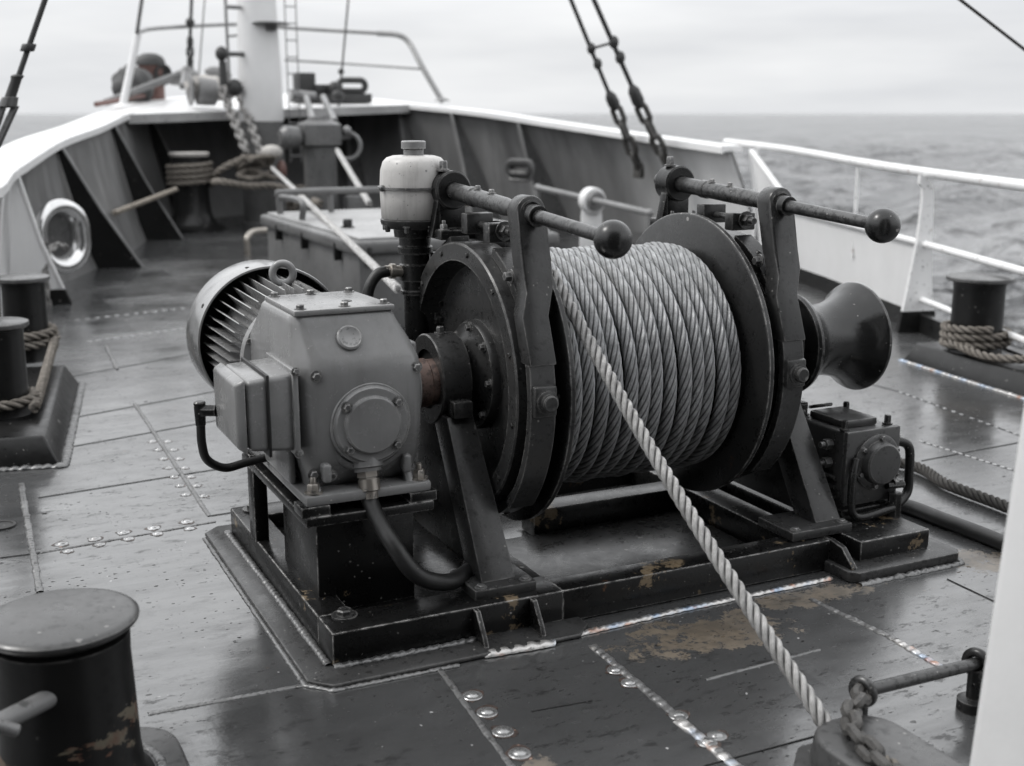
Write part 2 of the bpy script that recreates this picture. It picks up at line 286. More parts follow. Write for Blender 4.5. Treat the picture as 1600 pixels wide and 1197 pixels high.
# ------------------------------------------------------------------ mesh builder
class MB:
    def __init__(s): s.v = []; s.f = []; s.uv = None
    def add(s, vs, fs):
        o = len(s.v); s.v += [tuple(v) for v in vs]; s.f += [tuple(i + o for i in f) for f in fs]; return s
    def bm(s, b, mat=None):
        if mat is not None: b.transform(mat)
        b.verts.index_update(); s.add([v.co[:] for v in b.verts], [[v.index for v in f.verts] for f in b.faces]); b.free(); return s
    def box(s, a, b, bev=0.0, seg=2, mat=None):
        m = bmesh.new(); bmesh.ops.create_cube(m, size=1)
        a = Vector(a); b = Vector(b); c = (a + b) / 2; d = b - a
        for v in m.verts: v.co = Vector((v.co.x * d.x, v.co.y * d.y, v.co.z * d.z)) + c
        if bev > 0: bmesh.ops.bevel(m, geom=m.edges[:], offset=bev, segments=seg, profile=.5, affect='EDGES')
        return s.bm(m, mat)
    def hull8(s, bottom, top, bev=0.0, seg=2):
        m = bmesh.new(); n = len(bottom)
        lo = [m.verts.new(p) for p in bottom]; hi = [m.verts.new(p) for p in top]
        m.faces.new(lo[::-1]); m.faces.new(hi)
        for i in range(n): m.faces.new((lo[i], lo[(i + 1) % n], hi[(i + 1) % n], hi[i]))
        bmesh.ops.recalc_face_normals(m, faces=m.faces[:])
        if bev > 0: bmesh.ops.bevel(m, geom=m.edges[:], offset=bev, segments=seg, profile=.5, affect='EDGES')
        return s.bm(m)
    def lathe(s, o, ax, prof, n=48, caps=True, a0=0.0, a1=2 * PI):
        o = Vector(o); ax = Vector(ax).normalized(); u = ax.orthogonal().normalized()
        if abs(ax.x) > .9: u = Vector((0, 1, 0))
        elif abs(ax.y) > .9: u = Vector((1, 0, 0))
        elif abs(ax.z) > .9: u = Vector((1, 0, 0))
        v = ax.cross(u); full = abs(a1 - a0 - 2 * PI) < 1e-6; k = n if full else n + 1
        vs = []
        for h, r in prof:
            for i in range(k):
                a = a0 + (a1 - a0) * i / n; vs.append(o + ax * h + (u * math.cos(a) + v * math.sin(a)) * r)
        fs = []
        for j in range(len(prof) - 1):
            for i in range(n):
                i2 = (i + 1) % k; fs.append((j * k + i, j * k + i2, (j + 1) * k + i2, (j + 1) * k + i))
        if caps and full:
            if prof[0][1] > 1e-4: fs.append(tuple(range(k))[::-1])
            if prof[-1][1] > 1e-4: fs.append(tuple((len(prof) - 1) * k + i for i in range(k)))
        return s.add(vs, fs)
    def ringsec(s, o, ax, x0, x1, r0, r1, a0, a1, n=40):
        """part of a band round an axis, closed at both ends"""
        o = Vector(o); ax = Vector(ax).normalized(); u = Vector((0, 1, 0)) if abs(ax.x) > .9 else ax.orthogonal().normalized(); v = ax.cross(u)
        vs = []; fs = []
        for i in range(n + 1):
            a = a0 + (a1 - a0) * i / n; d = u * math.cos(a) + v * math.sin(a)
            vs += [o + ax * x0 + d * r0, o + ax * x0 + d * r1, o + ax * x1 + d * r1, o + ax * x1 + d * r0]
        for i in range(n):
            for j in range(4): fs.append((i * 4 + j, i * 4 + (j + 1) % 4, i * 4 + 4 + (j + 1) % 4, i * 4 + 4 + j))
        fs += [(0, 1, 2, 3), tuple(n * 4 + j for j in (3, 2, 1, 0))]
        return s.add(vs, fs)
    def cyl(s, a, b, r, r2=None, n=20, bev=0.0):
        a = Vector(a); b = Vector(b); d = b - a; h = d.length; r2 = r if r2 is None else r2
        p = [(0, r), (h, r2)] if bev <= 0 else [(0, r - bev), (bev, r), (h - bev, r2), (h, r2 - bev)]
        return s.lathe(a, d, p, n)
    def ball(s, c, r, n=24, sx=(1, 1, 1)):
        m = bmesh.new(); bmesh.ops.create_uvsphere(m, u_segments=n, v_segments=n // 2, radius=r)
        for v in m.verts: v.co = Vector((v.co.x * sx[0], v.co.y * sx[1], v.co.z * sx[2])) + Vector(c)
        return s.bm(m)
    def torus(s, c, ax, R0, r, n=32, k=10, stretch=None):
        c = Vector(c); ax = Vector(ax).normalized(); u = ax.orthogonal().normalized()
        if stretch: u = Vector(stretch[0]).normalized()
        v = ax.cross(u); e = stretch[1] if stretch else 0.0
        pts = []
        for i in range(n):
            a = 2 * PI * i / n; off = u * (e if math.cos(a) > 0 else -e) if e else Vector((0, 0, 0))
            pts.append(c + (u * math.cos(a) + v * math.sin(a)) * R0 + off)
        return s.tube(pts, r, k, closed=True)
    def tube(s, pts, r, k=12, closed=False):
        P = [Vector(p) for p in pts]; n = len(P); vs = []; fs = []
        T = []
        for i in range(n):
            a = P[(i - 1) % n] if (closed or i > 0) else P[i]; b = P[(i + 1) % n] if (closed or i < n - 1) else P[i]
            T.append((b - a).normalized())
        u = T[0].orthogonal().normalized()
        for i in range(n):
            u = (u - T[i] * u.dot(T[i])).normalized(); v = T[i].cross(u); rr = r[i] if isinstance(r, (list, tuple)) else r
            for j in range(k):
                a = 2 * PI * j / k; vs.append(P[i] + (u * math.cos(a) + v * math.sin(a)) * rr)
        for i in range(n if closed else n - 1):
            i2 = (i + 1) % n
            for j in range(k): fs.append((i * k + j, i * k + (j + 1) % k, i2 * k + (j + 1) % k, i2 * k + j))
        if not closed: fs += [tuple(range(k))[::-1], tuple((n - 1) * k + j for j in range(k))]
        return s.add(vs, fs)
    def prism(s, poly, d, bev=0.0, seg=2):
        d = Vector(d); return s.hull8([Vector(p) for p in poly], [Vector(p) + d for p in poly], bev, seg)
    def bolt(s, p, ax, r=.012, h=.010, washer=True, stud=False):
        p = Vector(p); ax = Vector(ax).normalized()
        if washer: s.lathe(p, ax, [(0, r * 1.45), (h * .22, r * 1.45)], 16); p = p + ax * h * .22
        s.lathe(p, ax, [(0, r), (h * .8, r), (h, r * .82)], 6)
        if stud: s.lathe(p + ax * h, ax, [(0, r * .5), (h * .6, r * .5), (h * .75, r * .4)], 10)
        return s
    def build(s, name, mat, parent=None, angle=38, flat=False):
        me = bpy.data.meshes.new(name)
        off = Vector((0, 0, 0)); p = parent
        while p is not None: off += Vector(p.location); p = p.parent
        me.from_pydata([(v[0] - off.x, v[1] - off.y, v[2] - off.z) for v in s.v], [], s.f)
        b = bmesh.new(); b.from_mesh(me); bmesh.ops.recalc_face_normals(b, faces=b.faces[:]); b.to_mesh(me); b.free()
        if not flat:
            me.polygons.foreach_set('use_smooth', [True] * len(me.polygons)); me.set_sharp_from_angle(angle=R(angle))
        if s.uv is not None:
            l = me.uv_layers.new(name='UVMap'); vi = np.empty(len(me.loops), dtype=np.int32); me.loops.foreach_get('vertex_index', vi)
            l.data.foreach_set('uv', np.asarray(s.uv, dtype=np.float32)[vi].ravel())
        me.materials.append(M[mat] if isinstance(mat, str) else mat)
        o = bpy.data.objects.new(name, me); COL.objects.link(o)
        if parent: o.parent = parent
        return o

def thing(name, label, cat, loc=(0, 0, 0), group=None):
    o = bpy.data.objects.new(name, None); COL.objects.link(o); o.location = loc; o.empty_display_size = .1
    o['label'] = label; o['category'] = cat
    if group: o['group'] = group
    return o
def tag(o, label, cat, group=None):
    o['label'] = label; o['category'] = cat
    if group: o['group'] = group
    return o
def structure(o): o['kind'] = 'structure'; return o
def spline(pts, n=60):
    P = [Vector(p) for p in pts]; P = [P[0] * 2 - P[1]] + P + [P[-1] * 2 - P[-2]]; out = []
    m = len(P) - 3; per = max(2, n // m)
    for i in range(m):
        a, b, c, d = P[i:i + 4]
        for k in range(per + (1 if i == m - 1 else 0)):
            t = k / per
            out.append(.5 * ((2 * b) + (c - a) * t + (2 * a - 5 * b + 4 * c - d) * t * t + (3 * b - a - 3 * c + d) * t ** 3))
    return out
def resample(pts, step):
    P = np.array([tuple(p) for p in pts]); d = np.r_[0, np.cumsum(np.linalg.norm(np.diff(P, axis=0), axis=1))]
    n = max(3, int(d[-1] / step)); t = np.linspace(0, d[-1], n)
    return np.c_[np.interp(t, d, P[:, 0]), np.interp(t, d, P[:, 1]), np.interp(t, d, P[:, 2])], t

def rope(name, pts, rad, mat, parent=None, strands=3, lay=None, step=None, ring=None, hand=1, soft=.75):
    """a laid rope: lobed section turning along the path"""
    lay = lay or rad * 7; step = step or rad * .45; per = ring or (8 if strands <= 3 else 6); k = strands * per
    P, t = resample(pts, step); n = len(P)
    T = np.gradient(P, axis=0); T /= np.linalg.norm(T, axis=1)[:, None]
    u = np.array(Vector(T[0]).orthogonal().normalized()); U = np.empty_like(P)
    for i in range(n):
        u = u - T[i] * (u @ T[i]); u /= np.linalg.norm(u); U[i] = u
    V = np.cross(T, U)
    th = np.arange(k) / k * 2 * PI; s_ = math.sin(PI / strands); a = rad * s_ / (1 + s_); d = rad - a
    ph = (th + PI / strands) % (2 * PI / strands) - PI / strands
    prof = d * np.cos(ph) + np.sqrt(np.maximum(a * a - (d * np.sin(ph)) ** 2, 0)); prof = np.maximum(prof, d * .62); prof = prof * soft + rad * .97 * (1 - soft)
    ang = th[None, :] + hand * 2 * PI * t[:, None] / lay
    vs = P[:, None, :] + prof[None, :, None] * (np.cos(ang)[..., None] * U[:, None, :] + np.sin(ang)[..., None] * V[:, None, :])
    b = MB(); b.v = [tuple(x) for x in vs.reshape(-1, 3)]
    fs = []
    for i in range(n - 1):
        o = i * k
        for j in range(k): j2 = (j + 1) % k; fs.append((o + j, o + j2, o + k + j2, o + k + j))
    fs += [tuple(range(k))[::-1], tuple((n - 1) * k + j for j in range(k))]
    b.f = fs
    uu = np.repeat((np.abs(((th * strands / (2 * PI)) % 1.0) * 2 - 1))[None, :], n, 0); vv = np.repeat(t[:, None], k, 1)
    b.uv = np.c_[uu.ravel(), vv.ravel()]
    return b.build(name, mat, parent, angle=80)

def chainmesh(pts, wire, ln, wd, start=0.0):
    """oval links along a path, every second one turned a quarter"""
    b = MB(); pitch = ln - 2 * wire * 1.05
    dl = sum((Vector(b_) - Vector(a_)).length for a_, b_ in zip(pts, pts[1:])); P, t = resample(pts, dl / (round(dl / pitch) + 1.02)); u = None
    for i in range(len(P) - 1):
        a = Vector(P[i]); c = Vector(P[i + 1]); T = (c - a).normalized()
        if u is None: u = T.orthogonal().normalized()
        u = (u - T * u.dot(T)).normalized(); v = T.cross(u)
        side = u if i % 2 == 0 else v; m = (a + c) / 2; rr = wd / 2 - wire; st = ln / 2 - wire - rr
        loop = []
        for q in range(18):
            an = 2 * PI * q / 18; ca = math.cos(an); loop.append(m + T * (ca * rr + (st if ca > 0 else -st)) + side * math.sin(an) * rr)
        b.tube(loop, wire, 7, closed=True)
    return b

def bead(pts, rad, jitter=.35, flat=.55, step=.006):
    """a weld bead: rippled half-round run"""
    P, t = resample(pts, step); b = MB(); n = len(P); T = np.gradient(P, axis=0); T /= np.linalg.norm(T, axis=1)[:, None]
    up = np.array([0, 0, 1.]); S = np.cross(T, up); S /= np.linalg.norm(S, axis=1)[:, None]; k = 8
    j = rng.normal(0, 1, n); j = np.convolve(j, np.ones(3) / 3, 'same'); rip = np.abs(np.sin(t / (rad * 1.1) * PI * .5))
    for i in range(n):
        r = rad * (1 + jitter * .5 * j[i]); 
        for q in range(k + 1):
            a = PI * q / k; h = math.sin(a) * r * flat * (.65 + .5 * rip[i]) - .001
            p = P[i] + S[i] * math.cos(a) * r + T[i] * (math.sin(a) * r * .4) + up * h; b.v.append(tuple(p))
    for i in range(n - 1):
        for q in range(k): o = i * (k + 1) + q; b.f.append((o, o + 1, o + k + 2, o + k + 1))
    return b

# ================================================================== setting
dk = MB(); N = 60
outline = [(-9, -14), (-6.5, -4), (-4.2, 0), (-2.3, 4), (-1.2, 6.6), (-.4, 8.6), (.5, 11.04), (1.5, 13.4), (2.15, 15.07), (2.8, 17.27), (3.6, 19), (4.6, 20.4), (5.8, 21.0), (6.9, 20.3), (7.7, 18.4), (8.1, 16), (8.15, 13.5), (7.95, 11), (7.65, 9.35), (6.75, 6.71), (6.1, 5.09), (5.1, 2.5), (3.7, -1), (2, -6), (.5, -14)]
dk.prism([(x, y, -.25) for x, y in outline], (0, 0, .25))
deck = structure(dk.build('deck', 'deck'))
# open sea: real swell and chop near the ship, flat towards the horizon
NA = 900; rad = np.concatenate([[8], np.geomspace(14, 900, 230), np.geomspace(1100, 45000, 12)]); ang = np.arange(NA) * 2 * PI / NA
gx = rad[:, None] * np.cos(ang)[None, :]; gy = rad[:, None] * np.sin(ang)[None, :]; gz = np.zeros_like(gx)
gap = np.maximum(rad * 2 * PI / NA, np.gradient(rad))[:, None]
for k in range(46):
    wl = 1.2 * (18 / 1.2) ** rng.random(); dr_ = R(-60) + rng.normal(0, .6); am = .013 * wl ** .85 * (.6 + .8 * rng.random())
    fade = np.clip((wl / gap - 2.2) / 2.5, 0, 1) * np.clip((900 - rad) / 500, 0, 1)[:, None]
    p_ = 2 * PI / wl * (gx * math.cos(dr_) + gy * math.sin(dr_)) + rng.random() * 7; gz += fade * am * (np.sin(p_) + .3 * np.cos(2 * p_))
se = MB(); se.v = [tuple(v) for v in np.stack([gx, gy, gz * 1.6 - 4.2], -1).reshape(-1, 3).tolist()]
for i in range(len(rad) - 1):
    o = i * NA
    for a in range(NA): a2 = (a + 1) % NA; se.f.append((o + a, o + a2, o + NA + a2, o + NA + a))
sea = structure(se.build('sea', 'sea', angle=180))
# hull side below the bulwark
hl = MB(); n_ = len(outline)
for x, y in outline: hl.v += [(x, y, -.26), (x * .96 + .16, y * .97 + .1, -4.4)]
for i in range(n_): j = (i + 1) % n_; hl.f.append((i * 2, j * 2, j * 2 + 1, i * 2 + 1))
hull = structure(hl.build('hull_side', 'bulwark'))

# weld runs, plate seams and rivets of the deck, children of the deck
def P0(px, py, z=.001): return GZ(px, py, z)
def seamrun(a, b, wdt=.004, mat='seam', hgt=.004):
    A, B = P0(*a), P0(*b); t = (B - A).normalized(); s_ = Vector((-t.y, t.x, 0)) * wdt / 2
    return MB().hull8([A - s_, B - s_, B + s_, A + s_], [q + Vector((0, 0, hgt)) for q in (A - s_ * .6, B - s_ * .6, B + s_ * .6, A + s_ * .6)]).build('plate_seam', mat, deck)
def weldrun(a, b, rad, mat='dullweld', jit=.35, name='weld_bead'):
    A, B = P0(*a), P0(*b); n = max(3, int((B - A).length / .05)); pts = [A.lerp(B, i / n) + Vector((random.uniform(-1, 1), random.uniform(-1, 1), 0)) * rad * .12 for i in range(n + 1)]
    return bead(pts, rad, jit, step=max(.006, rad * .5)).build(name, mat, deck, angle=180)
for a, b, r in (((210, 630), (327, 806), .010), ((62, 864), (336, 815), .007), ((33, 755), (62, 925), .013), ((230, 1116), (478, 1070), .008), ((683, 1040), (812, 1215), .009),
                ((925, 1008), (1172, 1215), .014), ((1265, 935), (1400, 1000), .012), ((1102, 1062), (1280, 1015), .006), ((165, 540), (183, 577), .012), ((1440, 560), (1600, 622), .012)):
    weldrun(a, b, r)
weldrun((1395, 998), (1478, 1046), .013, 'weld'); weldrun((1060, 1125), (1165, 1210), .017, 'weld'); weldrun((925, 1010), (1000, 1070), .010, 'weld')
for a, b in (((120, 500), (286, 482)), ((140, 534), (284, 514))):
    A, B = P0(*a), P0(*b); mb = MB()
    for i in range(12): mb.ball(A.lerp(B, i / 11), .016, 10, (1.6, 1, .35))
    mb.build('stitch_weld', 'rivet', deck)
for a, b in (((1405, 612), (1600, 683)), ((1440, 690), (1600, 740))):
    A, B = P0(*a), P0(*b); mb = MB()
    for i in range(16): mb.ball(A.lerp(B, (i + .3 * random.random()) / 15), .010, 10, (1, 1.8, .35))
    mb.build('stitch_weld', 'rivet', deck)
for a, b in (((0, 872), (62, 864)), ((112, 588), (330, 548)), ((118, 652), (345, 610)), ((112, 698), (350, 655)), ((0, 1125), (210, 1118)), ((1480, 905), (1556, 941)), ((265, 378), (330, 428)), ((1440, 720), (1600, 690)), ((330, 806), (380, 798)), ((812, 1197), (830, 1220)),
             ((1405, 612), (1600, 683)), ((1440, 690), (1600, 740)), ((1340, 595), (1405, 612)), ((240, 430), (420, 418)), ((60, 925), (110, 1080)), ((60, 778), (390, 725)), ((1480, 830), (1600, 868)), ((1100, 1197), (1350, 1130)), ((830, 1112), (925, 1095))):
    seamrun(a, b, .0038, hgt=.0025)
def rivets(pxs, r=.017, dz=.45):
    mb = MB()
    for q in pxs: mb.ball(P0(*q), r, 16, (1, 1, dz))
    for q in pxs: mb.lathe(P0(*q), (0, 0, 1), [(0, r * 1.5), (.002, r * 1.4), (.003, r)], 18)
    st = MB()
    for q in pxs:
        p = P0(*q); k = 22; ph = random.random() * 6
        ring = [(p.x + math.cos(2 * PI * i / k) * r * (1.75 + .35 * math.sin(3 * 2 * PI * i / k + ph) + random.uniform(-.2, .2)), p.y + math.sin(2 * PI * i / k) * r * (1.9 + .35 * math.sin(2 * 2 * PI * i / k + ph) + random.uniform(-.2, .2)), .0008) for i in range(k)]
        st.add(ring, [tuple(range(k))])
    st.build('rust_ring', 'ruststain', deck)
    return mb.build('rivet_row', 'rivet', deck)
rivets([(96, 850), (148, 842), (193, 832), (240, 825), (292, 815)], .017); rivets([(106, 861), (156, 851), (201, 842), (246, 834), (296, 826)], .014)
rivets([(738, 1087), (761, 1113), (786, 1143), (812, 1177)], .020); rivets([(962, 1047), (984, 1067), (1105, 1160), (1120, 1150), (1060, 1118)], .018)
rivets([(238, 690), (247, 703), (255, 717), (263, 731), (272, 745), (281, 759), (290, 773)], .013, .6); rivets([(262, 690), (271, 703), (280, 717), (289, 731), (298, 745), (307, 759), (318, 775)], .013, .6)
h_ = GZ(2, 822, .001); MB().lathe(h_, (0, 0, 1), [(0, .055), (.006, .055), (.006, .045), (.002, .043), (.001, 0)], 28).build('deck_drain', 'seam', deck)

# ================================================================== winch
AY, AZ = 3.74, .72                     # drum axis runs along X here
X = (1, 0, 0)
winch = thing('mooring_winch', 'big black deck winch with grey motor, levers and a drum of wire rope', 'winch', (2.0, 3.8, 0))
def WP(mb, name, mat, parent=None, angle=38): return mb.build(name, mat, parent or winch, angle)
# bed: doubler plate, frame of beams, pedestal blocks
bedpl = MB()
def slab(poly, z0, z1, bev=.006): bedpl.hull8([(x, y, z0) for x, y in poly], [(x, y, z1) for x, y in poly], bev)
def rr(x0, x1, y0, y1, c): return [(x0 + c, y0), (x1 - c, y0), (x1, y0 + c), (x1, y1 - c), (x1 - c, y1), (x0 + c, y1), (x0, y1 - c), (x0, y0 + c)]
slab(rr(.86, 1.78, 3.07, 4.58, .06), .001, .016)
plate = WP(bedpl, 'bed_plate', 'winchgrey'); bedpl = MB(); slab(rr(2.78, 3.30, 3.04, 4.58, .03), .001, .042, .010); WP(bedpl, 'bed_plate', 'winchgrey')
fr = MB()
fr.box((.955, 3.185, .014), (1.72, 3.33, .118), .008); fr.box((.955, 3.33, .014), (1.06, 4.48, .116), .006)
fr.box((1.72, 3.19, .004), (2.80, 3.30, .115), .006)
fr.box((1.06, 4.34, .014), (2.86, 4.48, .116), .006); fr.box((2.0, 3.95, .004), (2.86, 4.06, .112), .004)
fr.box((1.60, 3.33, .014), (1.72, 4.34, .112), .005); fr.box((2.68, 3.30, .004), (2.80, 4.34, .112), .005)
fr.box((2.88, 3.12, .040), (3.205, 4.42, .118), .010)
frame = WP(fr, 'bed_frame', 'bedframe')
WP(MB().box((1.06, 3.33, .014), (1.60, 4.34, .060), .003), 'floor_plate', 'bed', frame)
WP(MB().box((1.73, 3.31, .003), (2.67, 3.94, .02), .003), 'drip_tray', 'winchgrey', frame)
for x in (1.405, 1.60):
    WP(MB().prism([(x, 3.19, .016), (x, 3.10, .016), (x, 3.115, .045), (x, 3.165, .112), (x, 3.19, .112)], (.016, 0, 0), .003), 'stiffener', 'bed', frame)
WP(MB().prism([(2.80, 3.30, .005), (2.80, 3.06, .005), (2.80, 3.07, .05), (2.80, 3.13, .106), (2.80, 3.19, .116), (2.80, 3.30, .116)], (.022, 0, 0), .003), 'stiffener', 'bed', frame)
for p in ((1.03, 3.30), (1.03, 4.42), (3.13, 4.33)):
    WP(MB().lathe((p[0], p[1], .117), (0, 0, 1), [(0, .040), (.004, .040), (.005, .030)], 24).bolt((p[0], p[1], .121), (0, 0, 1), .024, .018, False), 'anchor_bolt', 'winchgrey', frame)
# weld round the bed
def wb(pts, r, mat, name='bed_weld'): return bead([Vector(p) for p in pts], r, .4, .7, max(.006, r * .5)).build(name, mat, plate, angle=180)
wb([(.94, 4.5, .016), (.945, 3.8, .016), (.945, 3.20, .016)], .013, 'dullweld'); wb([(.95, 3.18, .016), (1.2, 3.175, .016), (1.40, 3.175, .016)], .013, 'dullweld')
wb([(.855, 4.5, .002), (.855, 3.13, .002), (.92, 3.065, .002), (1.3, 3.06, .002)], .009, 'dullweld'); wb([(2.80, 3.03, .002), (3.28, 3.03, .002), (3.31, 3.1, .002), (3.31, 4.4, .002)], .014, 'dullweld')
wb([(1.39, 3.085, .004), (1.62, 3.07, .004)], .020, 'weld', 'bright_weld'); wb([(1.64, 3.09, .003), (2.1, 3.115, .003), (2.75, 3.12, .003)], .012, 'weld', 'bright_weld')
# pedestal under the gearbox
pd = MB()
pd.box((1.00, 3.47, .06), (1.325, 3.86, .378), .006)
pd.box((.95, 4.06, .112), (1.00, 4.14, .378), .004); pd.box((1.30, 4.06, .06), (1.36, 4.14, .378), .004)
pd.box((.95, 3.40, .372), (1.37, 4.22, .405), .008)
for x in (.985, 1.335):
    for y in (3.45, 4.10): pd.box((x - .045, y - .045, .403), (x + .045, y + .045, .436), .004)
ped = WP(pd, 'gearbox_pedestal', 'bed')
# gearbox
gb = MB()
def rsect(z, x0, x1, y0, y1, rl, rs, n=6):
    out = []
    for cx, cy, a0, r in ((x1 - rs, y0 + rs, -90, rs), (x1 - rs, y1 - rs, 0, rs), (x0 + rs, y1 - rs, 90, rs), (x0 + rl, y0 + rl * 1.25, 180, rl)):
        for k in range(n + 1): a = R(a0 + 90 * k / n); out.append((cx + math.cos(a) * r, cy + math.sin(a) * r * (1.25 if r == rl else 1), z))
    return out
lev = [(.468, .99, 1.33, 3.50, 4.0, .05, .03), (.50, .985, 1.335, 3.475, 4.02, .055, .03), (.535, .975, 1.34, 3.45, 4.03, .07, .035), (.58, .965, 1.345, 3.434, 4.04, .085, .035), (.66, .958, 1.347, 3.424, 4.045, .09, .035), (.78, .952, 1.347, 3.419, 4.045, .09, .035),
       (.835, .950, 1.346, 3.421, 4.04, .09, .035), (.862, .950, 1.344, 3.428, 4.035, .085, .035), (.885, .952, 1.338, 3.440, 4.02, .08, .035), (.93, .955, 1.318, 3.468, 3.96, .06, .03), (.975, .958, 1.295, 3.492, 3.90, .045, .025), (1.0, .96, 1.284, 3.502, 3.87, .035, .02), (1.008, .968, 1.278, 3.510, 3.86, .03, .015)]
rows = [rsect(*l) for l in lev]; k_ = len(rows[0]); gb.v = [p for r_ in rows for p in r_]
for a in range(len(rows) - 1):
    for b in range(k_): b2_ = (b + 1) % k_; gb.f.append((a * k_ + b, a * k_ + b2_, (a + 1) * k_ + b2_, (a + 1) * k_ + b))
gb.f += [tuple(range(k_))[::-1], tuple((len(rows) - 1) * k_ + b for b in range(k_))]
gearbox = WP(gb, 'gearbox', 'gear', angle=60)
WP(MB().lathe((1.172, 3.437, .672), (0, -1, 0), [(-.03, .165), (-.008, .158), (.0, .15), (.006, .136)], 56, False), 'cover_boss', 'gear', gearbox, 60)
WP(MB().box((1.335, 3.50, .50), (1.358, 4.0, .90), .010, 3), 'side_flange', 'gear', gearbox)
for x in (1.03, 1.29): WP(MB().box((x - .014, 3.418, .50), (x + .014, 3.47, .56), .010, 3), 'foot_rib', 'gear', gearbox)
WP(MB().box((.945, 3.55, .47), (.968, 3.98, .60), .010, 3), 'casting_rib', 'gear', gearbox)
ft = MB(); ft.box((.955, 3.41, .434), (1.365, 4.14, .468), .010)
for x in (1.00, 1.30): ft.prism([(x - .012, 3.47, .465), (x - .012, 3.43, .465), (x - .012, 3.465, .52), (x - .012, 3.50, .52)], (.024, 0, 0), .003)
foot = WP(ft, 'foot_flange', 'gear', gearbox)
for p in ((.99, 3.445), (1.335, 3.445), (.99, 4.10), (1.335, 4.10)):
    WP(MB().bolt((p[0], p[1], .468), (0, 0, 1), .020, .026, True, True), 'foot_bolt', 'brass', foot)
tp = MB()
tp.hull8([(x, y, 1.006) for x, y in ((.965, 3.495), (1.285, 3.495), (1.265, 3.84), (.965, 3.84))], [(x, y, 1.024) for x, y in ((.965, 3.495), (1.285, 3.495), (1.265, 3.84), (.965, 3.84))], .005)
lid = WP(tp, 'inspection_cover', 'gearlid', gearbox)
for p in ((.992, 3.522), (1.13, 3.52), (1.258, 3.522), (1.24, 3.81), (1.11, 3.812), (.99, 3.81)):
    WP(MB().bolt((p[0], p[1], 1.024), (0, 0, 1), .0125, .012), 'cover_bolt', 'bolt', lid)
WP(MB().lathe((1.17, 3.62, 1.0235), (0, 0, 1), [(0, .016), (.003, .016), (.003, .009), (.001, .008)], 20), 'vent_plug', 'winch', lid)
cv = MB(); cc = Vector((1.172, 3.437, .672))
cv.lathe(cc, (0, -1, 0), [(-.03, .136), (.016, .130), (.020, .126), (.020, .121), (.028, .118), (.032, .114), (.032, .092), (.040, .089), (.043, .084)], 64)
cover = WP(cv, 'round_cover', 'gear', gearbox, 30)
for a in (38, 142, 222, 318):
    p = cc + Vector((math.cos(R(a)) * .104, -.032, math.sin(R(a)) * .104)); WP(MB().bolt(p, (0, -1, 0), .0125, .013), 'cover_bolt', 'bolt', cover)
for p in ((1.005, 3.425, .835), (1.325, 3.425, .835), (.995, 3.455, .525), (1.30, 3.452, .525), (1.05, 3.45, .515)):
    WP(MB().bolt(p, (0, -1, 0), .013, .012), 'case_bolt', 'bolt', gearbox)
for p in ((1.345, 3.55, .83), (1.345, 3.55, .62), (1.345, 3.95, .83), (1.32, 3.6, .93)):
    WP(MB().bolt(p, (1, 0, 0), .013, .016), 'case_bolt', 'bolt', gearbox)
nrm = Vector((0, -.146, .095)).normalized(); nrm = Vector((0, -.84, .54))
bp = Vector((1.125, 3.466, .935))
WP(MB().lathe(bp - nrm * .004, nrm, [(0, .040), (.010, .040), (.013, .037), (.014, .034), (.0125, .032)], 36), 'oil_plug', 'gearlid', gearbox)
gl = MB(); g0 = Vector((1.165, 3.435, .545))
gl.lathe(g0 + Vector((0, .02, .02)), (0, -.25, -1), [(0, .050), (.035, .050), (.040, .044), (.050, .042)], 32)
WP(gl, 'gland_boss', 'gear', gearbox)
gd = Vector((0, -.25, -1)).normalized(); g1 = g0 + Vector((0, .02, .02)) + gd * .050
gn = MB(); gn.lathe(g1, gd, [(0, .036), (.018, .036), (.019, .031), (.024, .031)], 6); gn.lathe(g1 + gd * .024, gd, [(0, .034), (.036, .034), (.040, .026), (.062, .024)], 18)
WP(gn, 'cable_gland', 'brass', gearbox)
g2 = g1 + gd * .08
cab = spline([g2 - gd * .03, g2 + gd * .03, (1.19, 3.30, .32), (1.25, 3.26, .225), (1.36, 3.29, .17), (1.46, 3.37, .155), (1.51, 3.42, .155)], 60)
power = WP(MB().tube(cab, .027, 16), 'power_cable', 'rubber')
WP(MB().cyl((1.485, 3.395, .155), (1.53, 3.44, .155), .034, n=18, bev=.005), 'cable_clamp', 'winch', power)
# bearing side flange of the gearbox and the coupling
WP(MB().lathe((1.33, AY - .05, AZ), X, [(0, .13), (.03, .13), (.04, .122), (.07, .120), (.075, .11)], 40), 'output_flange', 'gear', gearbox)
WP(MB().lathe((1.405, AY - .05, AZ), X, [(0, .082), (.05, .082), (.055, .078), (.09, .078)], 40), 'coupling', 'copper')
# terminal box
tb = MB(); tb.hull8([(.80, 3.44, .62), (.965, 3.46, .60), (.965, 3.74, .60), (.80, 3.74, .62)], [(.80, 3.44, .835), (.965, 3.46, .845), (.965, 3.74, .845), (.80, 3.74, .835)], .016, 3)
tbox = WP(tb, 'terminal_box', 'gear')
tl = MB(); tl.hull8([(.765, 3.45, .635), (.795, 3.435, .612), (.795, 3.745, .612), (.765, 3.735, .635)], [(.765, 3.45, .825), (.795, 3.435, .842), (.795, 3.745, .842), (.765, 3.735, .825)], .008, 2)
WP(tl, 'box_lid', 'gear', tbox)
WP(MB().box((.857, 3.436, .599), (.867, 3.75, .849), .003), 'gasket', 'rubber', tbox); WP(MB().box((.938, 3.44, .592), (.955, 3.755, .856), .004), 'flange_rim', 'gear', tbox)
for p in ((.948, 3.44, .85), (.948, 3.44, .60)): WP(MB().bolt(p, (0, -1, .3), .010, .012), 'box_bolt', 'bolt', tbox)
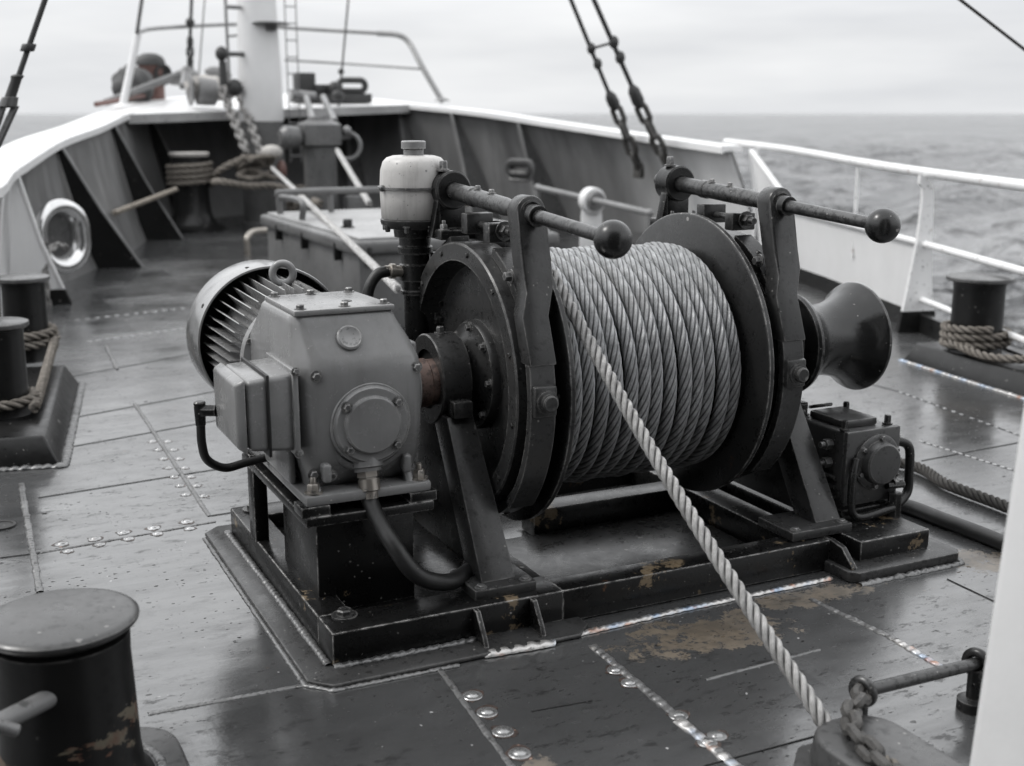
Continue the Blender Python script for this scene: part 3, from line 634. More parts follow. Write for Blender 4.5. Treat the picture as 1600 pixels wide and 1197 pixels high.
WP(MB().cyl((.765, 3.72, .69), (.725, 3.74, .69), .020, n=6).cyl((.72, 3.742, .72), (.72, 3.742, .64), .019, .016, 16, .004), 'cable_gland', 'winch', tbox)
WP(MB().tube(spline([(.72, 3.742, .65), (.722, 3.75, .58), (.74, 3.77, .52), (.80, 3.80, .478), (.88, 3.84, .475), (.97, 3.86, .48)], 40), .014, 14), 'motor_cable', 'rubber', tbox)
# motor: axis runs aft to fore
mo = MB(); mc = Vector((1.125, 0, .775))
mo.lathe(mc + Vector((0, 3.98, 0)), (0, 1, 0), [(0, .12), (.02, .165), (.03, .20), (.055, .205), (.060, .19), (.065, .185), (.45, .185)], 64)
motor = WP(mo, 'motor', 'gear')
fn = MB()
for i in range(44):
    a = 2 * PI * i / 44; d = Vector((math.cos(a), 0, math.sin(a))); tdir = Vector((-math.sin(a), 0, math.cos(a)))
    A = mc + d * .183; B = mc + d * .244
    fn.hull8([A + tdir * .0035 + Vector((0, 4.05, 0)), A - tdir * .0035 + Vector((0, 4.05, 0)), A - tdir * .0035 + Vector((0, 4.44, 0)), A + tdir * .0035 + Vector((0, 4.44, 0))],
             [B - d * .01 + tdir * .002 + Vector((0, 4.06, 0)), B - d * .01 - tdir * .002 + Vector((0, 4.06, 0)), B - tdir * .002 + Vector((0, 4.44, 0)), B + tdir * .002 + Vector((0, 4.44, 0))])
WP(fn, 'cooling_fins', 'gear', motor)
fc = MB(); fc.lathe(mc + Vector((0, 4.37, 0)), (0, 1, 0), [(.02, .268), (0, .271), (0, .278), (.008, .2805), (.20, .2805), (.235, .272), (.255, .247), (.262, .21), (.262, 0)], 80, False)
fcv = WP(fc, 'fan_cover', 'fancover', motor)
for a in (62, 105, 150): 
    d = Vector((math.cos(R(a)), 0, math.sin(R(a)))); WP(MB().lathe(mc + Vector((0, 4.42, 0)) + d * .2795, d, [(0, .009), (.003, .009), (.003, .005), (.001, .004)], 16), 'cover_screw', 'winch', fcv)
ey = Vector((1.13, 4.22, .985)); WP(MB().torus(ey + Vector((0, 0, .058)), (.25, 1, 0), .036, .0135, 32, 12).lathe(ey - Vector((0, 0, .03)), (0, 0, 1), [(0, .035), (.03, .033), (.045, .020)], 24), 'lifting_eye', 'gear', motor)
for i in range(8):
    a = 2 * PI * (i + .5) / 8; p = mc + Vector((math.cos(a) * .195, 4.035, math.sin(a) * .195)); WP(MB().bolt(p - Vector((0, .025, 0)), (0, -1, 0), .011, .014, False), 'flange_bolt', 'bolt', motor)
WP(MB().prism([(1.0, 4.1, .43), (1.25, 4.1, .43), (1.22, 4.1, .62), (1.03, 4.1, .62)], (0, .30, 0), .006), 'motor_foot', 'winch', motor)
# bearings and their stands
def bearing(x0, x1, r):
    b = MB(); b.lathe((x0, AY, AZ), X, [(0, r * .68), (0, r), (.004, r + .004), (x1 - x0 - .004, r + .004), (x1 - x0, r), (x1 - x0, r * .68)], 48, False)
    o = WP(b, 'bearing_housing', 'winchgrey'); WP(MB().lathe((x0 + .012, AY, AZ), X, [(0, .0), (0, r * .70), (.01, r * .71)], 40, False), 'oil_seal', 'rubber', o)
    WP(MB().bolt((.5 * (x0 + x1), AY, AZ + r + .002), (0, 0, 1), .014, .02), 'grease_cap', 'bolt', o)
    c = .5 * (x0 + x1); WP(MB().box((c - .034, AY - r - .045, AZ - .10), (c + .034, AY - r + .02, AZ - .045), .006), 'bearing_lug', 'winchgrey', o)
    return o
bearing(1.482, 1.588, .150)
def stand(x, w_, foot):
    b = MB()
    b.hull8([(x - w_ * 1.25, 3.275, .15), (x + w_ * 1.25, 3.275, .15), (x + w_ * 1.25, 3.40, .15), (x - w_ * 1.25, 3.40, .15)], [(x - w_, AY - .165, AZ - .10), (x + w_, AY - .165, AZ - .10), (x + w_, AY - .03, AZ - .10), (x - w_, AY - .03, AZ - .10)], .005)
    b.hull8([(x - w_ * .5, 3.36, .15), (x + w_ * .5, 3.36, .15), (x + w_ * .5, 4.2, .15), (x - w_ * .5, 4.2, .15)], [(x - w_ * .5, AY - .12, AZ - .09), (x + w_ * .5, AY - .12, AZ - .09), (x + w_ * .5, AY + .12, AZ - .09), (x - w_ * .5, AY + .12, AZ - .09)], .004)
    o = WP(b, 'bearing_stand', 'winchgrey'); WP(MB().box((foot[0], 3.225, .116), (foot[1], 3.43, .150), .006), 'stand_foot', 'winchgrey', o)
    for p in ((foot[0] + .03, 3.25), (foot[1] - .03, 3.25)): WP(MB().bolt((p[0], p[1], .150), (0, 0, 1), .014, .008), 'foot_bolt', 'bolt', o)
    return o
stand(1.535, .048, (1.43, 1.645)); stand(2.86, .046, (2.66, 2.93))
# drum
dr = MB(); dr.lathe((1.70, AY, AZ), X, [(0, .08), (.05, .36), (.82, .36), (.86, .08)], 64); drum = WP(dr, 'drum', 'winch')
for x0, x1 in ((1.752, 1.780), (2.515, 2.543)):
    d_ = x1 - x0; WP(MB().lathe((x0, AY, AZ), X, [(0, .10), (0, .515), (.006, .523), (d_ - .006, .523), (d_, .515), (d_, .10)], 96, False), 'drum_flange', 'flange', drum)
WP(MB().cyl((1.40, AY, AZ), (2.95, AY, AZ), .065, n=32), 'shaft', 'rod', drum)
# brake drums, bands, brackets, levers
def brake(x, s_, dish):
    b = MB()
    b.lathe((x, AY, AZ), (s_, 0, 0), [(.05, .06), (.06, .17), (.075, .18), (.075, .375), (.06, .385), (0, .395), (0, .402), (0, .452), (.005, .457), (.115, .457), (.12, .45), (.125, .10)], 96, False)
    o = WP(b, 'brake_drum', 'winchgrey' if dish else 'winch', angle=30)
    for i in range(12):
        a = 2 * PI * (i + .35) / 12; WP(MB().bolt((x, AY + math.cos(a) * .428, AZ + math.sin(a) * .428), (-s_, 0, 0), .009, .006, False), 'rim_bolt', 'winch', o)
    WP(MB().lathe((x + s_ * .055, AY, AZ), (-s_, 0, 0), [(-.02, .19), (0, .19), (.012, .182), (.014, .15), (.03, .13), (.04, .085)], 48), 'hub', 'winchgrey', o)
    for i in range(8):
        a = 2 * PI * i / 8; WP(MB().bolt((x + s_ * .043, AY + math.cos(a) * .165, AZ + math.sin(a) * .165), (-s_, 0, 0), .012, .014), 'hub_bolt', 'bolt', o)
    bd = MB(); x0, x1 = (x + s_ * .045, x + s_ * .115); x0, x1 = min(x0, x1), max(x0, x1)
    bd.ringsec((0, AY, AZ), X, x0, x1, .459, .490, R(112), R(430), 90)
    band = WP(bd, 'brake_band', 'winch' if not dish else 'winchgrey', angle=30)
    for a in range(125, 430, 17):
        a = R(a); d = Vector((0, math.cos(a), math.sin(a))); WP(MB().lathe(Vector((.5 * (x0 + x1), AY, AZ)) + d * .489, d, [(0, .012), (.004, .010), (.007, .006)], 12), 'band_rivet', 'winch', band)
    return o, band
brake(1.602, 1, True); brake(2.715, -1, False)
def leverset(xc, rodx, dx=0.0):
    arm = MB(); h = .052
    # front arm: rounded head, straight shank, shoe hugging the drum
    yA, yB = 3.375, 3.445
    prof = []
    for i in range(13):
        a = PI * i / 12; prof.append((xc + math.cos(a) * h, 1.300 + math.sin(a) * h))
    prof += [(xc - h, 1.14), (xc - h * 1.0, 1.06), (xc - .078, .99), (xc - .078, .845), (xc + .013, .845), (xc + .013, .99), (xc + h * .9, 1.08), (xc + h * 1.0, 1.14)]
    m = bmesh.new(); lo = [m.verts.new((p[0], yA - .135 * max(0, 1.25 - p[1]) / .35, p[1])) for p in prof]; hi = [m.verts.new((p[0], yB - .135 * max(0, 1.25 - p[1]) / .35, p[1])) for p in prof]
    m.faces.new(lo); m.faces.new(hi[::-1])
    for i in range(len(prof)): j = (i + 1) % len(prof); m.faces.new((lo[i], hi[i], hi[j], lo[j]))
    bmesh.ops.recalc_face_normals(m, faces=m.faces[:]); bmesh.ops.bevel(m, geom=[e for e in m.edges if len(e.link_faces) == 2 and e.calc_face_angle(0) > R(40)], offset=.006, segments=2, profile=.5, affect='EDGES')
    arm.bm(m)
    def shoe(a0, a1, r0, r1): arm.ringsec((0, AY, AZ), X, xc - .075, xc + .010, r0, r1, R(a0), R(a1), 24)
    shoe(161, 226, .492, .520)
    bracket = WP(arm, 'brake_bracket', 'winchgrey', angle=35)
    pv = Vector((xc - .03, AY - .525, .735)); pb = MB(); pb.box((xc - .072, pv.y - .012, .685), (xc + .008, pv.y + .03, .785), .01); pb.lathe(pv - Vector((0, .012, 0)), (0, -1, 0), [(0, .036), (.008, .036), (.010, .026), (.028, .026), (.032, .022)], 28)
    WP(pb, 'pivot_bolt', 'winchgrey', bracket)
    WP(MB().torus((xc, yA + .002, 1.300), (0, 1, 0), .032, .009, 28, 8), 'bearing_ring', 'winch', bracket)
    WP(MB().bolt((xc - h - .0, 3.41, 1.10), (-1, 0, 0), .016, .02), 'arm_bolt', 'bolt', bracket)
    # rear block
    rb = MB(); rb.lathe((rodx, 4.06, 1.335), (0, -1, 0), [(0, .03), (0, .062), (.008, .068), (.085, .068), (.09, .062), (.09, .03)], 36, False)
    rb.box((rodx - .05, 3.985, 1.19), (rodx + .05, 4.045, 1.29), .006); rb.box((rodx - .07, 3.93, 1.165), (rodx + .07, 4.08, 1.20), .006); rb.prism([(rodx - .085, 3.98, 1.17), (rodx - .05, 3.98, 1.17), (rodx - .05, 3.98, 1.34)], (0, .04, 0), .003)
    rear = WP(rb, 'rear_bearing_block', 'winch', angle=30)
    WP(MB().bolt((rodx - .02, 4.02, 1.40), (0, 0, 1), .016, .03), 'grease_cap', 'bolt', rear)
    for dxx in (-.05, .05): WP(MB().bolt((rodx + dxx, 3.95, 1.198), (0, 0, 1), .014, .018, True, True), 'clamp_bolt', 'bolt', rear)
    a = Vector((rodx, 4.13, 1.343)); e = Vector((xc, 2.875, 1.262)); f = (e - a).normalized(); L_ = (e - a).length
    lv = MB(); lv.lathe(a, f, [(0, .024), (.02, .030), (.30, .030), (.305, .034), (.335, .034), (.34, .030), (.58, .030), (.60, .028), (.74, .026), (.745, .022), (L_ - .035, .0195)], 24)
    lever = WP(lv, 'brake_lever', 'rod', angle=30)
    WP(MB().ball(e, .054, 36), 'ball_knob', 'knob', lever)
    WP(MB().lathe(a + f * .78, f, [(0, .022), (0, .034), (.03, .033), (.03, .022)], 24, False), 'collar', 'winch', lever)
    for q in (.36, .47): WP(MB().bolt(a + f * q + Vector((0, 0, .028)), (0, 0, 1), .010, .012), 'set_screw', 'bolt', lever)
    lg = MB(); a_ = R(96); d = Vector((0, math.cos(a_), math.sin(a_))); lg.box((xc - .05, AY - .16, AZ + .468), (xc + .05, AY - .11, AZ + .53), .005); lug = WP(lg, 'band_lug', 'winchgrey'); WP(MB().box((xc - .05, AY + .02, AZ + .48), (xc + .05, AY + .07, AZ + .55), .005), 'band_lug', 'winchgrey'); WP(MB().cyl((xc, AY - .22, AZ + .505), (xc, AY + .12, AZ + .515), .012, n=12).bolt((xc, AY - .17, AZ + .506), (0, -1, 0), .022, .02), 'clamp_screw', 'rod', lug)
leverset(1.695, 1.69); leverset(2.655, 2.64)
# warping head on the far end of the shaft
WP(MB().lathe((0, AY, AZ), X, [(2.74, .08), (2.76, .19), (2.80, .20), (2.82, .15), (2.90, .12), (2.985, .13), (2.995, .18), (3.0, .194), (3.015, .200), (3.03, .194), (3.045, .172), (3.07, .153), (3.12, .141), (3.17, .142), (3.22, .152), (3.265, .171), (3.30, .193), (3.322, .213), (3.332, .218), (3.342, .217), (3.344, .205), (3.325, .16), (3.31, .05), (3.31, 0)], 72), 'warping_head', 'warping', angle=25)
# pillow block seen beyond the band
WP(MB().hull8([(2.80, 3.52, .50), (2.92, 3.52, .50), (2.92, 3.9, .50), (2.80, 3.9, .50)], [(2.81, 3.58, .68), (2.91, 3.58, .68), (2.91, 3.9, .68), (2.81, 3.9, .68)], .006), 'pillow_block', 'winchgrey')
# oil reservoir on its standpipe
RX, RY = 1.605, 4.14
rs = MB(); rs.lathe((RX, RY, 0), (0, 0, 1), [(1.225, .112), (1.23, .120), (1.30, .1235), (1.345, .1245), (1.40, .121), (1.43, .112), (1.445, .098), (1.452, .075), (1.453, .03)], 64)
res = WP(rs, 'oil_reservoir', 'reservoir', angle=60)
WP(MB().lathe((RX, RY, 0), (0, 0, 1), [(1.335, .122), (1.335, .132), (1.343, .132), (1.343, .122)], 64, False).ball((RX - .13, RY - .02, 1.339), .012, 12), 'band_clip', 'bolt', res)
WP(MB().lathe((RX, RY, 0), (0, 0, 1), [(1.45, .036), (1.472, .036), (1.472, .030), (1.477, .044), (1.50, .044), (1.504, .040)], 32), 'filler_cap', 'gear', res)
WP(MB().lathe((RX, RY, 0), (0, 0, 1), [(1.19, .06), (1.195, .112), (1.215, .124), (1.226, .124), (1.23, .118)], 48), 'tank_flange', 'winchgrey', res)
for i in range(8):
    a = 2 * PI * (i + .2) / 8; WP(MB().bolt((RX + math.cos(a) * .112, RY + math.sin(a) * .112, 1.208), (0, 0, -1), .010, .02), 'flange_bolt', 'bolt', res)
WP(MB().cyl((RX + .10, RY - .07, 1.295), (RX + .20, RY - .14, 1.30), .026, n=16, bev=.004).torus((RX + .108, RY - .075, 1.295), (.1, -.07, 0), .030, .010, 24, 8), 'outlet', 'brass', res)
sp = MB(); sp.lathe((RX, RY, 0), (0, 0, 1), [(.12, .045), (.95, .045), (.952, .056), (.965, .056), (.967, .050), (1.0, .050), (1.002, .060), (1.06, .060), (1.064, .052), (1.10, .052), (1.102, .064), (1.125, .064), (1.13, .058), (1.16, .058), (1.162, .075), (1.19, .078)], 40)
stp = WP(sp, 'standpipe', 'winch', angle=30)
WP(MB().lathe((RX - .05, RY, 1.035), (-1, 0, .1), [(0, .022), (.03, .022), (.032, .028), (.05, .028), (.052, .020), (.07, .020)], 12), 'hose_fitting', 'brass', stp)
WP(MB().tube(spline([(RX - .11, RY, 1.04), (RX - .15, RY - .005, 1.03), (RX - .185, RY - .01, .98), (RX - .195, RY - .01, .90), (RX - .20, RY, .78), (RX - .22, RY + .05, .5)], 40), .021, 14), 'oil_hose', 'rubber', stp)
for z, s_ in ((1.08, 1), (.92, -1), (.86, 1), (1.0, 1)):
    WP(MB().box((RX + .05, RY - .06, z - .02), (RX + .085, RY - .02, z + .025), .004).cyl((RX + .067, RY - .09, z), (RX + .067, RY - .04, z), .012, n=10), 'valve_fitting', 'winch', stp)
# auxiliary pump gearbox at the far end of the bed
AXx, AYy = 2.97, 3.34
pg = MB(); pg.box((AXx, AYy, .16), (AXx + .245, AYy + .30, .455), .012, 3); pump = WP(pg, 'pump_gearbox', 'pumpgrey')
WP(MB().box((AXx - .005, AYy - .022, .175), (AXx + .25, AYy + .004, .46), .008), 'front_plate', 'pumpgrey', pump)
pc = Vector((AXx + .135, AYy - .02, .335))
pcv = WP(MB().lathe(pc, (0, -1, 0), [(0, .105), (.012, .105), (.016, .098), (.018, .082), (.05, .078), (.055, .072), (.056, .064)], 44), 'round_cover', 'pumpgrey', pump, 30)
for i in range(6):
    a = 2 * PI * (i + .4) / 6; WP(MB().bolt(pc + Vector((math.cos(a) * .092, -.014, math.sin(a) * .092)), (0, -1, 0), .010, .012), 'cover_bolt', 'bolt', pcv)
WP(MB().box((AXx + .03, AYy + .04, .455), (AXx + .19, AYy + .24, .485), .008), 'top_cover', 'pumpgrey', pump)
for p in ((AXx + .015, AYy + .02), (AXx + .22, AYy + .02), (AXx + .22, AYy + .25), (AXx + .03, AYy + .27), (AXx - .02, AYy + .22)):
    WP(MB().bolt((p[0], p[1], .458), (0, 0, 1), .013, .03), 'case_bolt', 'winch', pump)
WP(MB().box((AXx - .02, AYy - .03, .118), (AXx + .22, AYy + .32, .165), .006), 'pump_foot', 'winch', pump)
WP(MB().tube(spline([(AXx + .03, AYy - .035, .36), (AXx + .005, AYy - .05, .30), (AXx + .0, AYy - .055, .20), (AXx + .012, AYy - .06, .155), (AXx + .05, AYy - .065, .142), (AXx + .14, AYy - .065, .150), (AXx + .20, AYy - .06, .155)], 50), .015, 12), 'oil_pipe', 'winch', pump)
WP(MB().tube(spline([(AXx + .25, AYy + .04, .375), (AXx + .30, AYy + .03, .378), (AXx + .338, AYy + .02, .35), (AXx + .342, AYy + .015, .26), (AXx + .335, AYy + .01, .18), (AXx + .285, AYy + .0, .145), (AXx + .24, AYy - .01, .14)], 50), .018, 12), 'oil_pipe', 'winch', pump)
WP(MB().cyl((AXx + .24, AYy + .04, .33), (AXx + .24, AYy + .04, .42), .022, n=6), 'pipe_union', 'winch', pump); WP(MB().cyl((AXx + .215, AYy - .05, .118), (AXx + .215, AYy - .05, .21), .026, n=6), 'pipe_union', 'winch', pump); WP(MB().cyl((AXx + .19, AYy - .03, .235), (AXx + .26, AYy - .04, .235), .016, n=8), 'drain_cock', 'winch', pump)

for p in ((AXx - .012, AYy + .06, .40), (AXx - .012, AYy + .06, .33)): WP(MB().cyl(p, (p[0] - .03, p[1], p[2]), .020, n=6).cyl((p[0] - .03, p[1], p[2]), (p[0] - .05, p[1], p[2]), .012, n=10), 'side_plug', 'bolt', pump)
for z in (.20, .235, .27): WP(MB().cyl((AXx - .004, AYy + .03, z), (AXx - .004, AYy + .22, z), .009, n=8), 'cooling_tube', 'rod', pump)
WP(MB().lathe((AXx + .0, AYy + .27, .455), (0, 0, 1), [(0, .03), (.03, .03), (.032, .036), (.055, .036), (.058, .03)], 24), 'filler_cap', 'winch', pump)
WP(MB().torus((AXx + .10, AYy + .26, .49), (0, .3, 1), .04, .007, 24, 8), 'lifting_ring', 'winch', pump)
for p, d in (((AXx + .25, AYy + .02, .40), (.3, -1, .5)), ((AXx + .215, AYy - .03, .245), (1, -.3, .2)), ((AXx + .20, AYy - .035, .285), (.2, -1, 0)), ((AXx + .255, AYy + .04, .335), (1, 0, -.2))): WP(MB().bolt(p, d, .014, .018, True, True), 'pipe_fitting', 'bolt', pump)
# wire rope wound on the drum and its hauling part
wr = thing('wire_rope', 'grey wire rope wound on the winch drum with one part led across the deck', 'rope', (2.1, AY, AZ))
RD = .0236; turns = 12.8; x0, x1 = 1.812, 2.486; RW = .395
pts = []; nst = int(turns * 150)
tws = rng.normal(0, 1, 40)
for i in range(nst):
    f = i / (nst - 1); a = f * turns * 2 * PI; tn = f * turns
    wob = .0045 * math.sin(a * .93 + 1.3) * math.sin(tn * 1.7) + .0028 * math.sin(2.1 * a + tn) + .0025 * math.sin(tn * 2.9)
    pts.append((x0 + (x1 - x0) * f + wob, AY + math.cos(a) * (RW + .004 * math.sin(tn * 2.3 + .7 * math.sin(a))), AZ + math.sin(a) * (RW + .004 * math.sin(tn * 2.3 + .7 * math.sin(a)))))
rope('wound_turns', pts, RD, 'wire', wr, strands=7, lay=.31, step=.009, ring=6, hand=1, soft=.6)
# hauling part: over the top layer, off the drum and down to the roller box
RT = RW + RD * 1.75
hp = []
for a, x in ((60, 1.80), (80, 1.802), (95, 1.806), (110, 1.815), (122, 1.828), (127, 1.835)):
    hp.append((x, AY + math.cos(R(a)) * RT, AZ + math.sin(R(a)) * RT))
end = Vector((1.90, 2.20, .15)); st_ = Vector(hp[-1])
for i in range(1, 9): q = st_.lerp(end, i / 8); q.z -= .035 * math.sin(PI * i / 8); hp.append(tuple(q))
hp.append((1.905, 2.13, .10))
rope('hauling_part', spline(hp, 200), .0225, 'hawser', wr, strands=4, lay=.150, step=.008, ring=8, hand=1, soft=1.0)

# ================================================================== unseen house added astern of the camera to shade the near side of everything
dh = thing('added_deckhouse', 'unseen grey house with a row of windows, added astern to shade the near side', 'added_deckhouse', (-1, -3.6, 0))
fx = Vector((.94, -.34, 0)); fy = Vector((.34, .94, 0)); d0 = Vector((-.6, -2.6, 0))
def dbox(b, u0, u1, v0, v1, z0, z1, bev=.02):
    q = [d0 + fx * u + fy * v for u, v in ((u0, v0), (u1, v0), (u1, v1), (u0, v1))]
    return b.hull8([p + Vector((0, 0, z0)) for p in q], [p + Vector((0, 0, z1)) for p in q], bev)
dbox(MB(), -5.2, 5.2, -6, 0, 0, 2.7).build('lower_house', 'house', dh); dbox(MB(), -5.4, 5.4, -6, .3, 2.71, 2.83).build('boat_deck', 'house', dh)
dbox(MB(), -4.9, 4.9, -6, -.1, 2.84, 5.5).build('upper_house', 'house', dh); dbox(MB(), -5.2, 5.2, -6, .35, 5.51, 5.63).build('bridge_deck', 'house', dh)
whs = dbox(MB(), -4.4, 4.4, -5, -.3, 5.64, 8.4).build('wheelhouse', 'house', dh); dbox(MB(), -4.7, 4.7, -5.3, .2, 8.41, 8.6).build('roof', 'house', dh)
for k in range(6): dbox(MB(), -3.5 + k * 1.2, -2.6 + k * 1.2, -.31, -.27, 6.8, 7.8, .005).build('window', 'rubber', whs)
dbox(MB(), -1.4, -.6, -.02, .03, .15, 2.1, .01).build('door', 'house', dh)

# ================================================================== bulwark
Tin = [GY(-120, 420, 6.6), GY(-40, 330, 9.0), GY(26, 263, 11.04), GY(95, 220, 13.3), GY(155, 198, 15.07), GY(200, 178, 17.2), GY(250, 160, 18.8), GY(330, 150, 20.2), GY(440, 146, 20.9), GY(540, 152, 20.2), GY(640, 163, 18.6), GY(740, 173, 16.8), GY(850, 189, 14.8), GY(1000, 211, 12.2), GY(1130, 229, 10.3)]
Tin[0] = Vector((-1.25, 6.6, 1.08)); Tin[1] = GY(-45, 306, 9.0)
Tin.insert(0, Vector((-2.35, 4.0, 1.06))); Tin.insert(0, Vector((-4.3, 0, 1.05)))
Foot = [Vector(p + (0,)) for p in ((-4.2, 0), (-2.3, 4), (-1.25, 6.6), (-.35, 8.8), (.60, 11.04), (1.60, 13.4), (2.24, 15.07), (2.88, 17.2), (3.6, 18.6), (4.5, 19.5), (5.6, 19.9), (6.7, 19.3), (7.5, 17.8), (7.95, 16.0), (8.1, 14.2), (7.95, 12.0), (7.72, 10.1))]
tin_s = spline(Tin, (len(Tin) - 1) * 6); foot_s = spline(Foot, (len(Foot) - 1) * 6)
def outn(P, i):
    a = P[max(i - 1, 0)]; b = P[min(i + 1, len(P) - 1)]; t = (b - a); n = Vector((-t.y, t.x, 0)); return n.normalized()
bul = thing('bulwark', 'tall flared ship bulwark with white cap rail, dark grey inside and slanted stays', 'bulwark', (4, 12, 0))
# plating, two skins
pl = MB(); nb = len(tin_s)
for i in range(nb):
    o = outn(tin_s, i); f, t = foot_s[i], tin_s[i]
    for k in range(7):
        q = k / 6; p = f.lerp(t + o * .06, q); p = p - o * (.05 * math.sin(PI * q)) * -1; pl.v.append((p.x, p.y, f.z + (t.z - f.z) * q))
    for k in range(7):
        q = k / 6; p = f.lerp(t + o * .06, q) + o * (.03 + .05 * math.sin(PI * q)); pl.v.append((p.x, p.y, f.z + (t.z - f.z) * q))
for i in range(nb - 1):
    for k in range(6):
        a = i * 14 + k; pl.f.append((a, a + 1, a + 15, a + 14)); a += 7; pl.f.append((a, a + 14, a + 15, a + 1))
    pl.f.append((i * 14 + 6, i * 14 + 13, i * 14 + 27, i * 14 + 20))
s = NT('bulwark_paint_white_aft')
sx = s.n('ShaderNodeSeparateXYZ'); s.l(s.co, sx.inputs[0])
big = s.noise(1.4, 5, .6, s.mapping((2, 2, .6)))
dkc = s.mix(s.ramp(big, .3, .72), grey(.11), grey(.19)); dkc = s.mix(s.ramp(s.noise(1, 6, .7, s.mapping((7, 7, .8))), .56, .74, 0, .6), dkc, grey(.26))
# the plates aft of the break are white above a black waterway band
aft = s.math('MAXIMUM', s.math('MULTIPLY', s.math('LESS_THAN', sx.outputs[1], -.62), s.math('LESS_THAN', sx.outputs[0], 0)), s.math('MULTIPLY', s.ramp(sx.outputs[1], 1.2, -1.2), s.math('GREATER_THAN', sx.outputs[0], 1.0)))
wh = s.mix(s.math('GREATER_THAN', sx.outputs[2], .15), grey(.02), s.mix(s.ramp(big, .3, .7), grey(.58), grey(.70)))
plating = pl.build('plating', s.setv(Base_Color=s.mix(aft, dkc, wh), Roughness=s.ramp(big, .3, .7, .28, .45)), bul, angle=50)
# cap rail
cp = MB()
for i in range(nb):
    o = outn(tin_s, i); t = tin_s[i]; wd_ = .44 if i < 45 else .44 - .22 * min(1, (i - 45) / 40)
    for d, z in ((-.02, -.07), (-.02, -.004), (-.01, .006), (wd_ - .01, .006), (wd_, -.004), (wd_, -.05), (0.02, -.05), (.0, -.07)): p = t + o * d; cp.v.append((p.x, p.y, t.z + z))
for i in range(nb - 1):
    for k in range(8): cp.f.append((i * 8 + k, i * 8 + (k + 1) % 8, i * 8 + 8 + (k + 1) % 8, i * 8 + 8 + k))
cp.f += [tuple(range(8)), tuple((nb - 1) * 8 + k for k in range(8))]
cap = cp.build('cap_rail', 'white', bul, angle=30)
# fore plate bridging the bow behind the mast
def ipt(f): i = int(f); return tin_s[i].lerp(tin_s[min(i + 1, nb - 1)], f - i)
fp = MB(); ia, ib = 42, 72
rim = [ipt(i) for i in range(ia, ib + 1)]
top = [Vector((p.x, p.y, p.z - .012)) for p in rim]; bm_ = bmesh.new()
A, B = rim[0], rim[-1]; front = [A.lerp(B, q / 10) for q in range(11)]
for q in front: q.z += .0
gv = [[None] * 31 for _ in range(6)]
for j in range(31):
    rp_ = top[j]; q = A.lerp(B, j / 30); q = Vector((q.x, q.y, q.z - .012))
    for k in range(6): gv[k][j] = bm_.verts.new(q.lerp(rp_, k / 5))
for k in range(5):
    for j in range(30):
        try: bm_.faces.new((gv[k][j], gv[k][j + 1], gv[k + 1][j + 1], gv[k + 1][j]))
        except ValueError: pass
bmesh.ops.remove_doubles(bm_, verts=bm_.verts[:], dist=.001)
fp.bm(bm_)
lipn = (B - A).normalized(); lipd = Vector((-lipn.y, lipn.x, 0)) * -1
lp_ = MB().hull8([A + lipd * -.0 - Vector((0, 0, .13)), B - Vector((0, 0, .13)), B - lipd * .03 - Vector((0, 0, .13)), A - lipd * .03 - Vector((0, 0, .13))], [A - Vector((0, 0, .006)), B - Vector((0, 0, .006)), B - lipd * .03 - Vector((0, 0, .006)), A - lipd * .03 - Vector((0, 0, .006))])
foreplate = fp.build('fore_plate', 'white', bul, angle=30)
lp_.build('plate_lip', 'hatchlid_shaded_lip', foreplate)  # greyer than the white plate: shade of the aft-facing edge put into its colour
# stays: bracket plates with a flanged inner edge
def stay(fi, toe, mat, edge, thk=.022, flw=.075, blackfoot=False):
    f = foot_s[int(fi)]; t = tin_s[int(fi)]; o = outn(tin_s, int(fi)); tg = Vector((o.y, -o.x, 0))
    ti = f - o * toe; tp_ = t - o * .0 - Vector((0, 0, .075))
    mid = ti.lerp(tp_, .5) + o * .03
    w1 = f + o * .02; w2 = Vector((t.x, t.y, t.z - .08)) + o * .05
    b = MB().hull8([p - tg * thk / 2 for p in (w1, ti, mid, tp_, w2)], [p + tg * thk / 2 for p in (w1, ti, mid, tp_, w2)])
    ob = b.build('stay', mat, bul)
    e = MB(); A_, B_, C_ = ti - o * .003, mid - o * .003, tp_ - o * .003
    for a, c in ((A_, B_), (B_, C_)): e.hull8([a - tg * flw / 2, a + tg * flw / 2, a + tg * flw / 2 - o * .018, a - tg * flw / 2 - o * .018], [c - tg * flw / 2, c + tg * flw / 2, c + tg * flw / 2 - o * .018, c - tg * flw / 2 - o * .018])
    e.build('stay_flange', edge, ob)
    if blackfoot: 
        h = .13; q = h / max(.2, tp_.z); tb_ = ti.lerp(mid, q * 2)
        MB().hull8([p - tg * (flw / 2 + .006) for p in (w1, ti - o * .026, tb_ - o * .026, w1 + Vector((0, 0, h)))], [p + tg * (flw / 2 + .006) for p in (w1, ti - o * .026, tb_ - o * .026, w1 + Vector((0, 0, h)))]).build('stay_foot', 'bollard', ob)
    return ob
for fi in (30, 39, 46): stay(fi, .45, 'bollard', 'stay')
stay(24, .46, 'white', 'white', .02, .05, True); stay(20, .46, 'white', 'white', .02, .05, True); stay(16, .46, 'white', 'white', .02, .05, True)
for fi in (66, 71, 76, 82): stay(fi, .5, 'bulwark', 'stay')
# oval ports in the starboard plating
for px, py, y in ((812, 266, 14.5),):
    c = GY(px, py, y); MB().torus(c, (.92, .35, 0), .13, .022, 32, 8, ((-.35, .92, 0), .12)).build('oval_port', 'bulwark', bul); MB().torus(c + Vector((.02, .01, .02)), (.92, .35, 0), .075, .06, 32, 8, ((-.35, .92, 0), .12)).build('port_recess_shade', 'rig', bul)  # black inner ring paints in the dark of the open recess
